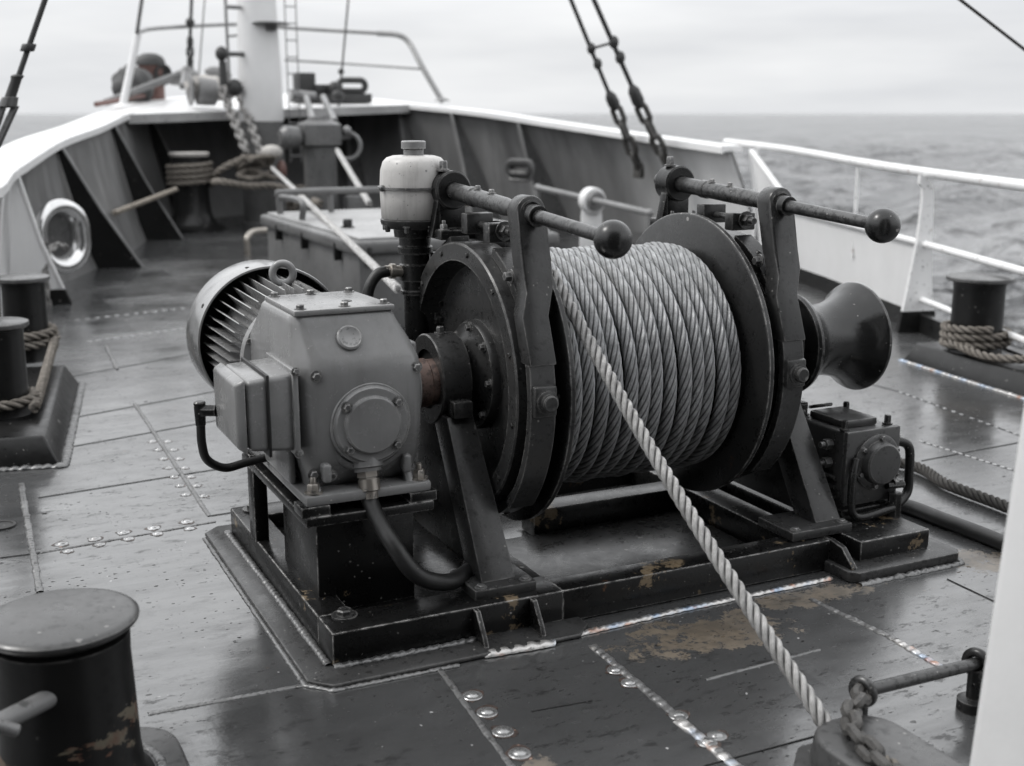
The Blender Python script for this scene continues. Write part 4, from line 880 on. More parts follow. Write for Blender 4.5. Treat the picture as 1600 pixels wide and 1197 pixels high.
# low white plate aft of the break, starboard, with the sloping end
F2 = [Vector((7.72, 10.1, 0)), Vector((7.62, 9.35, 0)), Vector((6.62, 6.74, 0))]; T2 = [Vector((7.66, 10.3, 1.24)), Vector((7.48, 9.3, .70)), Vector((6.62, 6.74, .66))]
lp = MB()
for f, t in zip(F2, T2):
    for d in (0, .02):
        for p in (f, f.lerp(t, .14 if t.z > .8 else .22), t): lp.v.append((p.x + d, p.y - d * .4, p.z))
for i in range(2):
    for k in range(2): lp.f.append((i * 6 + k, i * 6 + k + 1, i * 6 + 7 + k, i * 6 + 6 + k)); lp.f.append((i * 6 + 3 + k, i * 6 + 9 + k, i * 6 + 10 + k, i * 6 + 4 + k))
    lp.f.append((i * 6 + 2, i * 6 + 5, i * 6 + 11, i * 6 + 8))
lp.f.append((12, 13, 14, 17, 16, 15))
lowp = lp.build('low_plate', 'white', bul)
MB().hull8([(7.70, 10.1, 0), (7.60, 9.35, 0), (7.63, 9.33, 0), (7.74, 10.09, 0)], [(7.70, 10.1, .15), (7.60, 9.35, .15), (7.63, 9.33, .15), (7.74, 10.09, .15)]).hull8([(7.60, 9.36, 0), (5.0, 2.45, 0), (5.06, 2.43, 0), (7.65, 9.34, 0)], [(7.60, 9.36, .15), (5.0, 2.45, .13), (5.06, 2.43, .13), (7.65, 9.34, .15)]).build('waterway_bar', 'bollard', bul)
MB().tube([Vector((7.66, 10.25, 1.22)), Vector((7.48, 9.3, .70))], .03, 10).build('sloping_end', 'white', bul)

# starboard guard rail
gr = thing('guard_rail', 'white pipe guard rail along the open side right of the winch', 'railing', (6.6, 6.7, 0))
RT_ = [Vector((7.80, 10.9, 1.30)), Vector((7.72, 10.1, 1.27)), Vector((7.55, 9.30, 1.24)), Vector((7.08, 8.0, 1.20)), Vector((6.62, 6.74, 1.175)), Vector((5.92, 5.09, 1.17)), Vector((4.9, 2.5, 1.16)), Vector((4.0, .3, 1.15))]
MB().tube(spline(RT_, 60), .036, 16).build('top_rail', 'whiteworn', gr)
MB().tube([Vector((7.48, 9.3, .69)), Vector((6.62, 6.74, .66)), Vector((5.92, 5.09, .66)), Vector((4.0, .3, .66))], .026, 14).build('mid_rail', 'whiteworn', gr)
MB().tube([Vector((6.62, 6.72, .25)), Vector((5.92, 5.09, .25)), Vector((4.0, .3, .25))], .022, 12).build('lower_rail', 'whiteworn', gr)
for (x, y) in ((7.08, 8.0), (7.66, 10.15)): MB().cyl((x, y, .4 if y < 9 else .3), (x, y, 1.20 if y < 9 else 1.26), .016, n=12).build('stanchion', 'whiteworn', gr)
tg = Vector((.375, .927, 0)).normalized()
def main_post(c):
    b = MB(); n_ = Vector((tg.y, -tg.x, 0)); pr = []
    prof = [(0, -.02, .28), (.35, -.02, .22), (.7, -.02, .15), (.95, -.02, .11), (1.06, -.03, .09), (1.12, -.08, .02), (1.16, -.13, -.03)]
    lo = []; hi = []
    for z, a, d in prof: lo.append((z, -d * .15)); 
    # a tapered web whose head curls over to the rail
    web = [(-.14, 0), (.13, 0), (.085, .35), (.06, .70), (.05, .98), (.035, 1.08), (-.01, 1.14), (-.06, 1.165), (-.06, 1.10), (-.035, 1.07), (-.03, .98), (-.045, .70), (-.09, .35)]
    ax = Vector((.9, -.44, 0)).normalized(); th_ = Vector((-ax.y, ax.x, 0))
    P = [c + ax * u + Vector((0, 0, v)) for u, v in web]
    m = bmesh.new(); a = [m.verts.new(p - th_ * .028) for p in P]; d = [m.verts.new(p + th_ * .028) for p in P]
    m.faces.new(a); m.faces.new(d[::-1])
    for i in range(len(P)): j = (i + 1) % len(P); m.faces.new((a[i], d[i], d[j], a[j]))
    bmesh.ops.recalc_face_normals(m, faces=m.faces[:]); bmesh.ops.triangulate(m, faces=[f for f in m.faces if len(f.verts) > 4])
    b.bm(m); o = b.build('post', 'whiteworn', gr, 30)
    MB().hull8([c + ax * -.147 - th_ * .036, c + ax * .137 - th_ * .036, c + ax * .137 + th_ * .036, c + ax * -.147 + th_ * .036], [c + ax * -.125 - th_ * .034 + Vector((0, 0, .16)), c + ax * .117 - th_ * .034 + Vector((0, 0, .17)), c + ax * .117 + th_ * .034 + Vector((0, 0, .17)), c + ax * -.125 + th_ * .034 + Vector((0, 0, .16))]).build('post_foot', 'bollard', o)
main_post(Vector((6.60, 6.72, 0)))
c2 = Vector((5.35, 3.6, 0)); main_post(c2)

# ================================================================== bollards and mooring ropes
def bollard_post(x, y, z0, z1, r, rc, parent, mat='bollard', capmat='bollardtop', n=56, name='post'):
    o = MB().lathe((x, y, 0), (0, 0, 1), [(z0, r * 1.06), (z0 + .02, r * 1.01), (z0 + .1, r), (z1 - .08, r * .99), (z1 - .045, r * 1.01), (z1 - .03, r * 1.05)], n).build(name, mat, parent, 30)
    MB().lathe((x, y, 0), (0, 0, 1), [(z1 - .035, r * 1.0), (z1 - .028, rc * .93), (z1 - .02, rc), (z1 - .008, rc), (z1 - .001, rc * .985), (z1 + .004, rc * .9), (z1 + .006, 0)], n, False).build('cap', capmat, o, 50)
    return o
# near bollard
NBx, NBy = .195, 2.82
nbt = thing('bollard', 'scuffed black bollard with wide grey cap and peeled tan band, nearest the camera', 'bollard', (NBx, NBy, 0), 'bollards on the deck')
o = MB().lathe((NBx, NBy, 0), (0, 0, 1), [(.03, .195), (.045, .178), (.07, .166), (.12, .160), (.25, .156), (.36, .152), (.415, .154)], 64).build('post', 'nearbollard', nbt, 30)
MB().lathe((NBx, NBy, 0), (0, 0, 1), [(.428, .152), (.434, .162), (.442, .172), (.448, .1765), (.455, .177), (.460, .172), (.463, .160), (.464, 0)], 72, False).build('cap', 'bollardtop', o, 45)
MB().cyl(GY(88, 1085, NBy - .12), GY(-70, 1165, NBy - .30), .022, n=20, bev=.005).build('cross_arm', 'stay', nbt); MB().cyl(GY(-50, 1120, NBy - .24), GY(30, 1143, NBy - .25), .014, n=16, bev=.004).build('locking_pin', 'stay', nbt)
bead([Vector((NBx + math.cos(a) * .205, NBy + math.sin(a) * .205, .035)) for a in np.linspace(0, 2 * PI, 40)], .013, .3).build('foot_weld', 'dullweld', nbt, angle=180)
def rrn(x0, x1, y0, y1, c, n=6):
    out = []
    for cx, cy, a0 in ((x1 - c, y0 + c, -90), (x1 - c, y1 - c, 0), (x0 + c, y1 - c, 90), (x0 + c, y0 + c, 180)):
        for i in range(n + 1): a = R(a0 + 90 * i / n); out.append((cx + math.cos(a) * c, cy + math.sin(a) * c))
    return out
MB().hull8([(x, y, .001) for x, y in rrn(NBx - .34, NBx + .275, NBy - .6, NBy + .23, .13)], [(x, y, .036) for x, y in rrn(NBx - .33, NBx + .262, NBy - .59, NBy + .218, .12)], .006).build('base_plate', 'bollardtop', nbt)
# pair on the port side
b1 = GZ(8, 648, .13); b2 = GZ(46, 562, .13)
pt = thing('double_bollard', 'pair of black bollards with grey caps on one plinth by the left edge', 'bollard', (b1.x, b1.y, 0), 'bollards on the deck')
tdir = Vector((.33, 1.83, 0)).normalized(); nd = Vector((tdir.y, -tdir.x, 0)); mid_ = (b1 + b2) / 2; mid_.z = 0
e0 = GZ(95, 728); e1 = GZ(124, 600)
q = [e0 - nd * .0, e1, e1 - nd * .62, e0 - nd * .62]; q2 = [e0 - nd * .07 + tdir * .06, e1 - nd * .07 - tdir * .06, e1 - nd * .55 - tdir * .06, e0 - nd * .55 + tdir * .06]
MB().hull8([Vector((p.x, p.y, .001)) for p in q], [Vector((p.x, p.y, .135)) for p in q2], .012).build('plinth', 'bollard', pt)
bead([Vector((p.x, p.y, .004)) for p in [e0 - nd * .62, e0 + nd * .015 - tdir * .015, e1 + nd * .015]], .022, .4).build('plinth_weld', 'dullweld', pt, angle=180)
bollard_post(b1.x, b1.y, .13, .60, .120, .15, pt); bollard_post(b2.x, b2.y, .13, .64, .125, .158, pt)
def wrap(c, r, z, n=2, dz=.05, ph=0.0):
    return [(c.x + math.cos(ph + a) * r, c.y + math.sin(ph + a) * r, z + dz * a / (2 * PI)) for a in np.linspace(0, 2 * PI * n, int(40 * n))]
mr = thing('mooring_rope', 'hemp rope wound in loops round the two left bollards', 'rope', (b1.x, b1.y, .13), 'mooring ropes on bollards')
rope('loops', wrap(b1, .145, .165, 1.6, .055), .028, 'mooring', mr, 3, .16); rope('loops', wrap(b2, .152, .20, 2.2, .055), .028, 'mooring', mr, 3, .16)
m1 = b1 + nd * .155; m2 = b2 + nd * .16; rope('lead', spline([Vector((m1.x, m1.y, .19)) - tdir * .15, Vector((m1.x, m1.y, .20)) + tdir * .1, Vector((m2.x, m2.y, .24)) - tdir * .2, Vector((m2.x, m2.y, .28)), Vector((m2.x, m2.y, .30)) + tdir * .12 - nd * .1], 60), .028, 'mooring', mr, 3, .16)
# starboard bollard
b3 = GZ(1514, 520, .14)
sbt = thing('bollard', 'black bollard on a long plinth at the right, by the white guard rail post', 'bollard', (b3.x, b3.y, 0), 'bollards on the deck')
k0 = GZ(1410, 563); k1 = GZ(1600, 622); sdir = (k1 - k0).normalized(); sn = Vector((-sdir.y, sdir.x, 0)); sn = sn if sn.x > 0 else -sn
q = [k0, k0 + sdir * 1.9, k0 + sdir * 1.9 + sn * .62, k0 + sn * .62]; q2 = [k0 + sdir * .05 + sn * .06, k0 + sdir * 1.85 + sn * .06, k0 + sdir * 1.85 + sn * .56, k0 + sdir * .05 + sn * .56]
MB().hull8([Vector((p.x, p.y, .001)) for p in q], [Vector((p.x, p.y, .125)) for p in q2], .012).build('plinth', 'bollard', sbt)
bead([Vector((p.x, p.y, .003)) for p in (k0 - sn * .015, k0 + sdir * 1.9 - sn * .015)], .018, .4).build('plinth_weld', 'weld', sbt, angle=180)
b3 = k0 + sdir * .40 + sn * .24; b3.z = 0
bollard_post(b3.x, b3.y, .12, .60, .158, .205, sbt)
bollard_post((b3 + sdir * .95).x, (b3 + sdir * .95).y, .12, .60, .158, .205, sbt)
mr2 = thing('mooring_rope', 'grey rope coiled round the foot of the bollard at the right', 'rope', (b3.x, b3.y, .12), 'mooring ropes on bollards')
rope('loops', wrap(b3, .19, .155, 2.7, .05), .028, 'mooring', mr2, 3, .16)
rope('lead', spline([b3 + Vector((.10, .17, .24)), b3 + sdir * .3 + sn * .12 + Vector((0, 0, .24)), b3 + sdir * .6 + sn * .05 + Vector((0, 0, .17)), b3 + sdir * .9 - sn * .16 + Vector((0, 0, .20))], 40), .028, 'mooring', mr2, 3, .16)
rope('lead', spline([b3 + sn * -.19 + Vector((0, 0, .19)), b3 + sdir * .35 - sn * .17 + Vector((0, 0, .16)), b3 + sdir * .7 - sn * .02 + Vector((0, 0, .20)), b3 + sdir * .95 + sn * .18 + Vector((0, 0, .2))], 40), .028, 'mooring', mr2, 3, .16)
# far bollard in the bow
b4 = GZ(302, 360); fb = thing('bollard', 'large flared black bollard with pale top standing far forward at the left', 'bollard', (b4.x, b4.y, 0), 'bollards on the deck')
MB().lathe((b4.x, b4.y, 0), (0, 0, 1), [(0, .44), (.05, .44), (.07, .38), (.12, .31), (.25, .265), (.42, .25), (.55, .245), (.62, .25), (.66, .265), (.80, .265), (.82, .25), (.95, .25), (1.03, .255)], 48).build('post', 'bollard', fb, 40)
MB().lathe((b4.x, b4.y, 0), (0, 0, 1), [(1.02, .26), (1.04, .272), (1.065, .272), (1.075, .26), (1.078, 0)], 48, False).build('cap', 'canvas', fb, 40)
mr3 = thing('mooring_rope', 'thick grey rope from the far flared bollard to the foot of the mast', 'rope', (b4.x, b4.y, .6), 'mooring ropes on bollards')
rope('loops', wrap(b4, .29, .62, 4, .075), .036, 'mooring', mr3, 3, .3)
ms = GY(410, 215, 17.4); mx_, my_ = ms.x, 17.4
rope('lead', spline([b4 + Vector((.28, -.1, .72)), GY(350, 262, 16.8), GY(392, 243, 16.8)], 40), .05, 'mooring', mr3, 3, .3)
rope('lead', spline([b4 + Vector((.28, -.12, .66)), GY(345, 284, 16.3), GY(385, 291, 16.3), GY(430, 291, 16.3), GY(470, 303, 16.0), GY(500, 318, 15.2)], 60), .05, 'mooring', mr3, 3, .3)
# thin boom rope from left to the far bollard
tag(rope('tie_rope', [GY(178, 333, 14.4), GY(275, 296, 16.6)], .035, 'orange', None, 3, .25), 'yellowish rope stretched from a bulwark stay to the far bollard', 'rope')

# ================================================================== fairlead in the port plating and its chain
fl_i = 26; ff = foot_s[fl_i].lerp(tin_s[fl_i], .42); fo = outn(tin_s, fl_i)
fc_ = GX(97, 368, ff.x - .02); c = Vector((.78, 11.55, .50)); fcx = GY(97, 369, 11.4)
c = fcx + Vector((-.02, 0, 0)); ftg = Vector((fo.y, -fo.x, 0))
fair = thing('fairlead', 'polished steel oval fairlead ring set in the left bulwark', 'fairlead', c)
b = MB(); k_ = 28; loop = []
ax1 = ftg; ax2 = Vector((0, 0, 1)); nr = (-fo * .55 + Vector((.1, -1.0, 0))).normalized(); ax1 = Vector((0, 0, 1)).cross(nr)
for prof_r, prof_n in ((.265, .0), (.275, .04), (.26, .085), (.22, .105), (.18, .09), (.14, .045), (.11, -.03), (.095, -.12)):
    for i in range(48):
        a = 2 * PI * i / 48; st = .055 if math.sin(a) > 0 else -.055
        b.v.append(c + ax1 * math.cos(a) * prof_r + ax2 * (math.sin(a) * prof_r + st) + nr * prof_n)
for j in range(7):
    for i in range(48): i2 = (i + 1) % 48; b.f.append((j * 48 + i, j * 48 + i2, j * 48 + 48 + i2, j * 48 + 48 + i))
b.build('ring', 'chrome', fair, 60)
b = MB(); 
for i in range(48):
    a = 2 * PI * i / 48; st = .055 if math.sin(a) > 0 else -.055; b.v.append(c + ax1 * math.cos(a) * .235 + ax2 * (math.sin(a) * .235 + st) + nr * .0)
b.f.append(tuple(range(48))); b.build('back_plate', 'bulwark', fair)
e = c + nr * .12
tag(chainmesh(spline([e + Vector((-.02, 0, -.10)), e + Vector((-.10, -.10, -.05)), e + Vector((-.20, -.25, -.12)), e + Vector((-.24, -.35, -.35)), e + Vector((-.24, -.4, -.62))], 40), .016, .10, .065).build('hanging_chain', 'palechain'), 'pale chain hanging from the polished fairlead beside the left bollards', 'chain')

# ================================================================== mast, windlass, bow gear
def at(px, py, y): return GY(px, py, y)
MX, MY = mx_, 17.4
mast = thing('mast', 'thick white mast with dark grey foot standing in the bow', 'mast', (MX, MY, 0))
zb = at(412, 190, MY).z
MB().lathe((MX, MY, 0), (0, 0, 1), [(0, .34), (.06, .34), (.08, .30), (zb, .30)], 40).build('mast_foot', 'windlass', mast, 30)
MB().lathe((MX, MY, 0), (0, 0, 1), [(zb + .002, .31), (zb + .02, .315), (2.2, .30), (3.2, .265), (5.5, .23), (8, .2)], 48).build('mast_pole', 'mast', mast, 30)
zp = at(412, 38, MY).z
MB().lathe((MX + .12, MY - .25, 0), (0, 0, 1), [(zp - .1, .08), (zp - .03, .10), (zp - .02, .25), (zp, .26), (zp + .012, .22)], 32).build('small_platform', 'windlass', mast, 30)
lz = at(350, 84, MY - .2).z; lx = at(346, 84, MY - .2).x
MB().cyl((MX - .25, MY - .15, lz), (lx, MY - .2, lz), .035, n=12).build('lamp_bracket', 'windlass', mast); MB().cyl((MX - .25, MY - .15, lz + .62), (MX - .48, MY - .2, lz + .62), .03, n=10).build('cleat', 'stay', mast)
MB().ball((lx, MY - .2, lz), .085, 20, (1, 1, 1.2)).cyl((lx + .01, MY - .2, lz - .1), (lx + .01, MY - .2, lz - .42), .05, .06, 16).build('deck_lamp', 'rig', mast)
MB().ball((MX - .40, MY - .15, lz - .45), .11, 20, (1, 1, 1.1)).build('mast_block', 'rig', mast)
ld = MB(); lxx = MX + .40
for dx in (0, .16): ld.cyl((lxx + dx, MY, .9), (lxx + dx, MY, 5.0), .009, n=8)
for i in range(18): ld.cyl((lxx, MY, 1.0 + i * .23), (lxx + .16, MY, 1.0 + i * .23), .010, n=6)
ld.build('ladder', 'stay', mast)
tag(MB().cyl((MX - .34, MY + .4, 1.6), (MX - .34, MY + .4, 6), .022, n=10).cyl((MX - .34, MY + .4, zp - .15), (MX - .24, MY + .15, zp - .15), .02, n=8).build('conduit', 'stay', mast), '', '')
c_ = [x for x in COL.objects if x.name == 'conduit'][0]; del c_['label']; del c_['category']
# windlass
wy = 15.6; wx = at(500, 240, wy).x
wl = thing('windlass', 'grey vertical capstan windlass with a broad head right of the mast foot', 'windlass', (wx, wy, 0))
zt = at(500, 190, wy).z; zl = at(500, 226, wy).z
MB().lathe((wx, wy, 0), (0, 0, 1), [(0, .34), (.06, .34), (.08, .24), (.5, .22), (zl - .02, .22)], 12).build('pedestal', 'windlass', wl, 30)
MB().lathe((wx, wy, 0), (0, 0, 1), [(zl - .02, .24), (zl, .30), (zt - .04, .30), (zt - .02, .27), (zt + .02, .16), (zt + .06, .15), (zt + .065, 0)], 10).build('head', 'windlass', wl, 30)
MB().lathe((wx - .28, wy - .1, zl + .10), (-1, -.1, 0), [(0, .10), (.05, .14), (.22, .15), (.28, .10), (.29, 0)], 24).build('gear_motor', 'windlass', wl, 40)
MB().torus((wx + .36, wy - .05, zl - .02), (.3, 1, 0), .17, .03, 28, 8).cyl((wx + .25, wy, zl + .1), (wx + .42, wy, zl + .12), .05, n=12).ball((wx + .34, wy - .1, zl + .18), .06).build('hand_wheel', 'stay', wl)
MB().box((wx - .42, wy - .35, 0), (wx + .5, wy + .4, .22), .02).box((wx + .22, wy - .4, .0), (wx + .5, wy - .2, .55), .02).cyl((wx - .3, wy - .4, .3), (wx + .3, wy - .4, .3), .05).build('bed', 'bulwark', wl)
# chain falls from the fore plate to the mast foot
ca = at(345, 135, MY + .1); cb = at(385, 238, MY - .65); cc_ = at(372, 140, MY + .1); cd = at(408, 240, MY - .65)
tag(chainmesh([ca, cb], .032, .16, .14).build('anchor_chain', 'palechain'), 'left one of two pale chains running down to the mast foot', 'chain', 'chains at the mast foot')
tag(chainmesh([cc_, cd], .032, .16, .14).build('anchor_chain', 'palechain'), 'right one of two pale chains, nearer the white mast', 'chain', 'chains at the mast foot')
# tangle of rope at the mast foot
tr = thing('rope_heap', 'heap of tangled rope and blocks at the foot of the mast', 'rope', (MX, MY - .7, 0))
pz = at(400, 250, MY - .7)
pts = [(pz.x + .26 * math.sin(i * 1.9), pz.y + .12 * math.cos(i * 2.3), pz.z - .1 + .15 * math.sin(i * 1.13)) for i in range(26)]
rope('coil', spline(pts, 200), .035, 'mooring', tr, 3, .22)
MB().ball((pz.x + .22, pz.y, pz.z + .10), .13, 16, (1.2, 1, .8)).build('canvas_block', 'canvas', tr); MB().ball((pz.x + .35, pz.y, pz.z - .15), .09, 14, (.8, 1, 1.6)).build('red_tag', 'rustred', tr)
pts = [(pz.x + .6 + .16 * math.sin(i * 1.7), pz.y + .1 * math.cos(i * 2.3), .35 + .25 * math.sin(i * .9)) for i in range(18)]
rope('tail', spline(pts, 120), .03, 'mooring', tr, 3, .2)
# two taut wires coming aft
wa = at(425, 262, MY - .8); we = at(622, 452, 6.2)
tag(rope('stay_wire', [wa, we], .026, 'hawser', None, 3, .2), 'pale taut line running from the mast foot past the grey hatch', 'rope', 'taut lines in the bow')
tag(rope('stay_wire', [at(527, 235, wy - .35), at(577, 318, 12.2)], .035, 'hawser', None, 3, .25), 'short pale line from the windlass down to the grey hatch', 'rope', 'taut lines in the bow')
# chain and wire over the bow
ya = 19.0; t0 = at(297, 135, ya); t1 = at(296, 50, ya); t2 = at(301, -40, ya)
fs = thing('forestay', 'dark stay with chain links rising left of the mast', 'stay', t0, 'stays of the bow rigging')
chainmesh([t0, at(297, 58, ya)], .028, .19, .13).build('chain', 'rig', fs); MB().cyl(at(297, 60, ya), t2, .025, n=10).ball(at(297, 35, ya), .07, 12).build('wire', 'rig', fs); MB().cyl(at(310, 128, ya), at(322, -30, ya), .012, n=6).build('thin_wire', 'stay', fs)
ts = thing('stay', 'thin dark stay with beads rising right of the mast', 'stay', at(528, 130, 18.6), 'stays of the bow rigging')
MB().cyl(at(527, 190, 18.4), at(546, -20, 18.6), .016, n=8).build('wire', 'rig', ts); MB().ball(at(533, 112, 18.6), .05, 12).build('bead', 'rig', ts); MB().ball(at(528, 150, 18.5), .09, 12, (1.2, 1, 1)).build('shackle', 'rig', ts)
# bow rail
br = thing('bow_rail', 'thin white pipe rail round the bow in front of the sky', 'railing', at(440, 140, 20))
s0 = at(192, 166, 16.9); s1 = at(216, 50, 16.9)
def post(name, p, q, r, m='white'): MB().cyl(p, q, r, r * .85, 14).lathe(p - Vector((0, 0, .01)), (0, 0, 1), [(0, .12), (.02, .11), (.04, .05)], 20).build(name, m, br)
post('stanchion', s0, s1, .055); s2 = at(691, 158, 18.0); s3 = at(635, 62, 19.0)
MB().tube(spline([s2, at(660, 105, 18.5), at(640, 68, 19.0), at(622, 55, 19.2), at(590, 52, 19.6)], 30), .045, 12).lathe(s2, (0, 0, 1), [(0, .12), (.02, .11), (.05, .05)], 18).build('stanchion', 'stay', br)
MB().tube(spline([s1, at(250, 44, 18.4), at(380, 38, 20.5), at(455, 44, 20.8), at(590, 52, 19.6)], 40), .03, 10).build('top_rail', 'stay', br)
MB().tube(spline([at(445, 94, 20.6), at(560, 101, 20.0), at(662, 108, 18.5)], 20), .02, 8).build('mid_rail', 'stay', br)
# gear on the fore plate
def onplate(px, py, y): return at(px, py, y)
cw = onplate(240, 148, 19.6); cow = thing('cowl_vent', 'rust red ventilator cowl with dark rounded hood by the left bow stanchion', 'ventilator', cw)
MB().lathe(cw, (0, 0, 1), [(-.2, .17), (.25, .17), (.3, .19), (.42, .21), (.50, .2)], 28).build('cowl', 'rustred', cow, 40); hd = cw + Vector((-.02, 0, .46))
MB().lathe(hd, (0, 0, 1), [(-.02, .225), (.05, .22), (.11, .18), (.15, .10), (.16, 0)], 28).build('hood', 'tarp', cow, 50)
MB().lathe(cw + Vector((.10, -.14, .30)), (.5, -1, -.1), [(0, .13), (.07, .16), (.075, .13), (.02, .09), (.01, 0)], 24).build('mouth', 'seam', cow)
b = MB(); m = bmesh.new(); bmesh.ops.create_icosphere(m, subdivisions=4, radius=1); cx_ = onplate(208, 135, 19.2)
for v in m.verts: k = 1 + .10 * math.sin(v.co.x * 7 + v.co.z * 3) * math.cos(v.co.y * 6 + v.co.x * 2); v.co = Vector((v.co.x * .30 * k, v.co.y * .35 * k, v.co.z * .30 * k)) + cx_
b.bm(m); tag(b.build('covered_drum', 'tarp'), 'rounded dark tarpaulin covered drum behind the left bow stanchion', 'cover')
lb = thing('boom', 'grey bar leaning over the fore plate beside the rust red cowl', 'spar', onplate(200, 160, 18.4))
MB().cyl(onplate(165, 160, 18.3), onplate(290, 112, 18.8), .05, .05, 12).cyl(onplate(290, 112, 18.8), onplate(285, 135, 18.2), .05, n=12).ball(onplate(292, 112, 18.8), .09, 14).build('spar_pole', 'stay', lb); MB().cyl(onplate(150, 163, 17.5), onplate(225, 150, 18.9), .035, .03, 12).build('red_spar', 'rustred', lb)
cr = thing('canvas_bundle', 'grey and cream canvas roll lashed on the fore plate left of the mast', 'canvas', onplate(320, 140, 18.3))
b = MB(); m = bmesh.new(); bmesh.ops.create_icosphere(m, subdivisions=4, radius=1); p_ = onplate(330, 138, 18.0)
for v in m.verts: k = 1 + .13 * math.sin(v.co.x * 9 + v.co.z * 4) * math.cos(v.co.y * 7); v.co = Vector((v.co.x * .36 * k, v.co.y * .25, v.co.z * .17 * k - v.co.x * .05)) + p_
b.bm(m).build('roll', 'canvas', cr, 80)
MB().lathe(onplate(308, 142, 17.9), (1, -.2, -.08), [(0, .19), (.02, .2), (.24, .19), (.26, .17)], 28).lathe(onplate(300, 140, 17.9), (-1, .1, 0), [(0, .2), (.03, .24), (.05, .2)], 10).build('steel_sleeve', 'stay', cr, 40)
for px, py, r in ((292, 118, .13), (335, 112, .10), (350, 118, .08), (275, 125, .10)): MB().ball(onplate(px, py, 18.8), r, 14, (1.5, 1, .8)).build('fold', 'stay', cr)
bc = thing('bow_chock', 'black steel bow chock with an oval eye right of the mast', 'chock', onplate(520, 145, 19.0))
o1 = onplate(550, 134, 19.0)
MB().torus(o1, (.1, 1, .1), .085, .05, 36, 10, ((1, -.1, 0), .13)).build('eye', 'rig', bc)
p1 = onplate(462, 148, 19.1); p2 = onplate(490, 114, 19.1)
MB().box((p1.x, 19.0, p1.z), (p2.x, 19.25, p2.z), .015).box((p2.x - .05, 19.0, p1.z), (o1.x - .15, 19.2, p1.z + .16), .015).box((p1.x - .05, 18.9, p1.z - .12), (o1.x + .3, 19.3, p1.z + .02), .015).ball(onplate(523, 138, 18.9), .11, 14).build('bracket', 'rig', bc)
tag(MB().cyl(onplate(478, 152, 17.9), onplate(490, 192, 16.2), .05, n=12).cyl(onplate(505, 152, 17.9), onplate(523, 190, 16.2), .05, n=12).cyl(onplate(455, 148, 18.0), onplate(492, 152, 18.0), .08, n=14).build('chain_pipe', 'stay'), 'pair of grey pipes leading from the fore plate to the windlass', 'pipe')
# hatch box
hx0, hx1, hy0, hy1, hz = 2.80, 4.5, 8.45, 11.2, .70
ht = thing('hatch_box', 'grey steel hatch box with pale lid and low handrail behind the motor', 'hatch', (3.3, 9.6, 0))
MB().box((hx0 + .05, hy0 + .05, 0), (hx1 - .05, hy1 - .05, hz - .10), .03).build('body', 'hatch', ht)
hl_ = MB().box((hx0, hy0, hz - .12), (hx1, hy1, hz - .015), .03, 3).build('lid_rim', 'hatch', ht)
MB().box((hx0 + .06, hy0 + .06, hz - .02), (hx1 - .06, hy1 - .06, hz + .006), .01).build('lid', 'hatchlid_shaded_lip', ht)
hr = MB(); hr.tube(spline([(hx0 + .12, hy1 - .3, hz), (hx0 + .12, hy1 - .3, hz + .16), (hx0 + .2, hy1 - .3, hz + .20), (hx1 - .4, hy1 - .35, hz + .20), (hx1 - .2, hy1 - .35, hz + .18), (hx1 - .2, hy1 - .35, hz)], 40), .03, 10)
hr.cyl((hx0 + .6, hy1 - .3, hz), (hx0 + .6, hy1 - .3, hz + .19), .028, n=10).tube(spline([(hx0 + .12, hy1 - .3, hz + .16), (hx0 + .12, hy1 - 1.0, hz + .16), (hx0 + .12, hy1 - 1.0, hz)], 12), .028, 10); hr.build('handrail', 'hatch', ht)
for p in ((hx0 + .25, hy0 + .9), (hx1 - .6, hy1 - .9), (hx0 + .8, hy0 + .4)): MB().bolt((p[0], p[1], hz), (0, 0, 1), .04, .06).build('lid_clamp', 'bollard', ht)
for y in (8.9, 9.8, 10.6): MB().box((hx0 - .008, y, hz - .20), (hx0 + .06, y + .035, hz - .06), .006).build('dog_clip', 'bollard', ht)
for x in (2.9, 3.6): MB().box((x, hy0 - .008, hz - .20), (x + .035, hy0 + .06, hz - .06), .006).build('dog_clip', 'bollard', ht)
vp0 = GZ(387, 400, 0); vp = MB(); vp.tube(spline([vp0, vp0 + Vector((0, 0, .12)), vp0 + Vector((.0, 0, .2)), vp0 + Vector((.08, .08, .26)), vp0 + Vector((.22, .16, .27)), vp0 + Vector((.45, .22, .27))], 24), .035, 10)
tag(vp.build('bent_pipe', 'brass'), 'small bent brass coloured pipe on deck left of the hatch box', 'pipe')
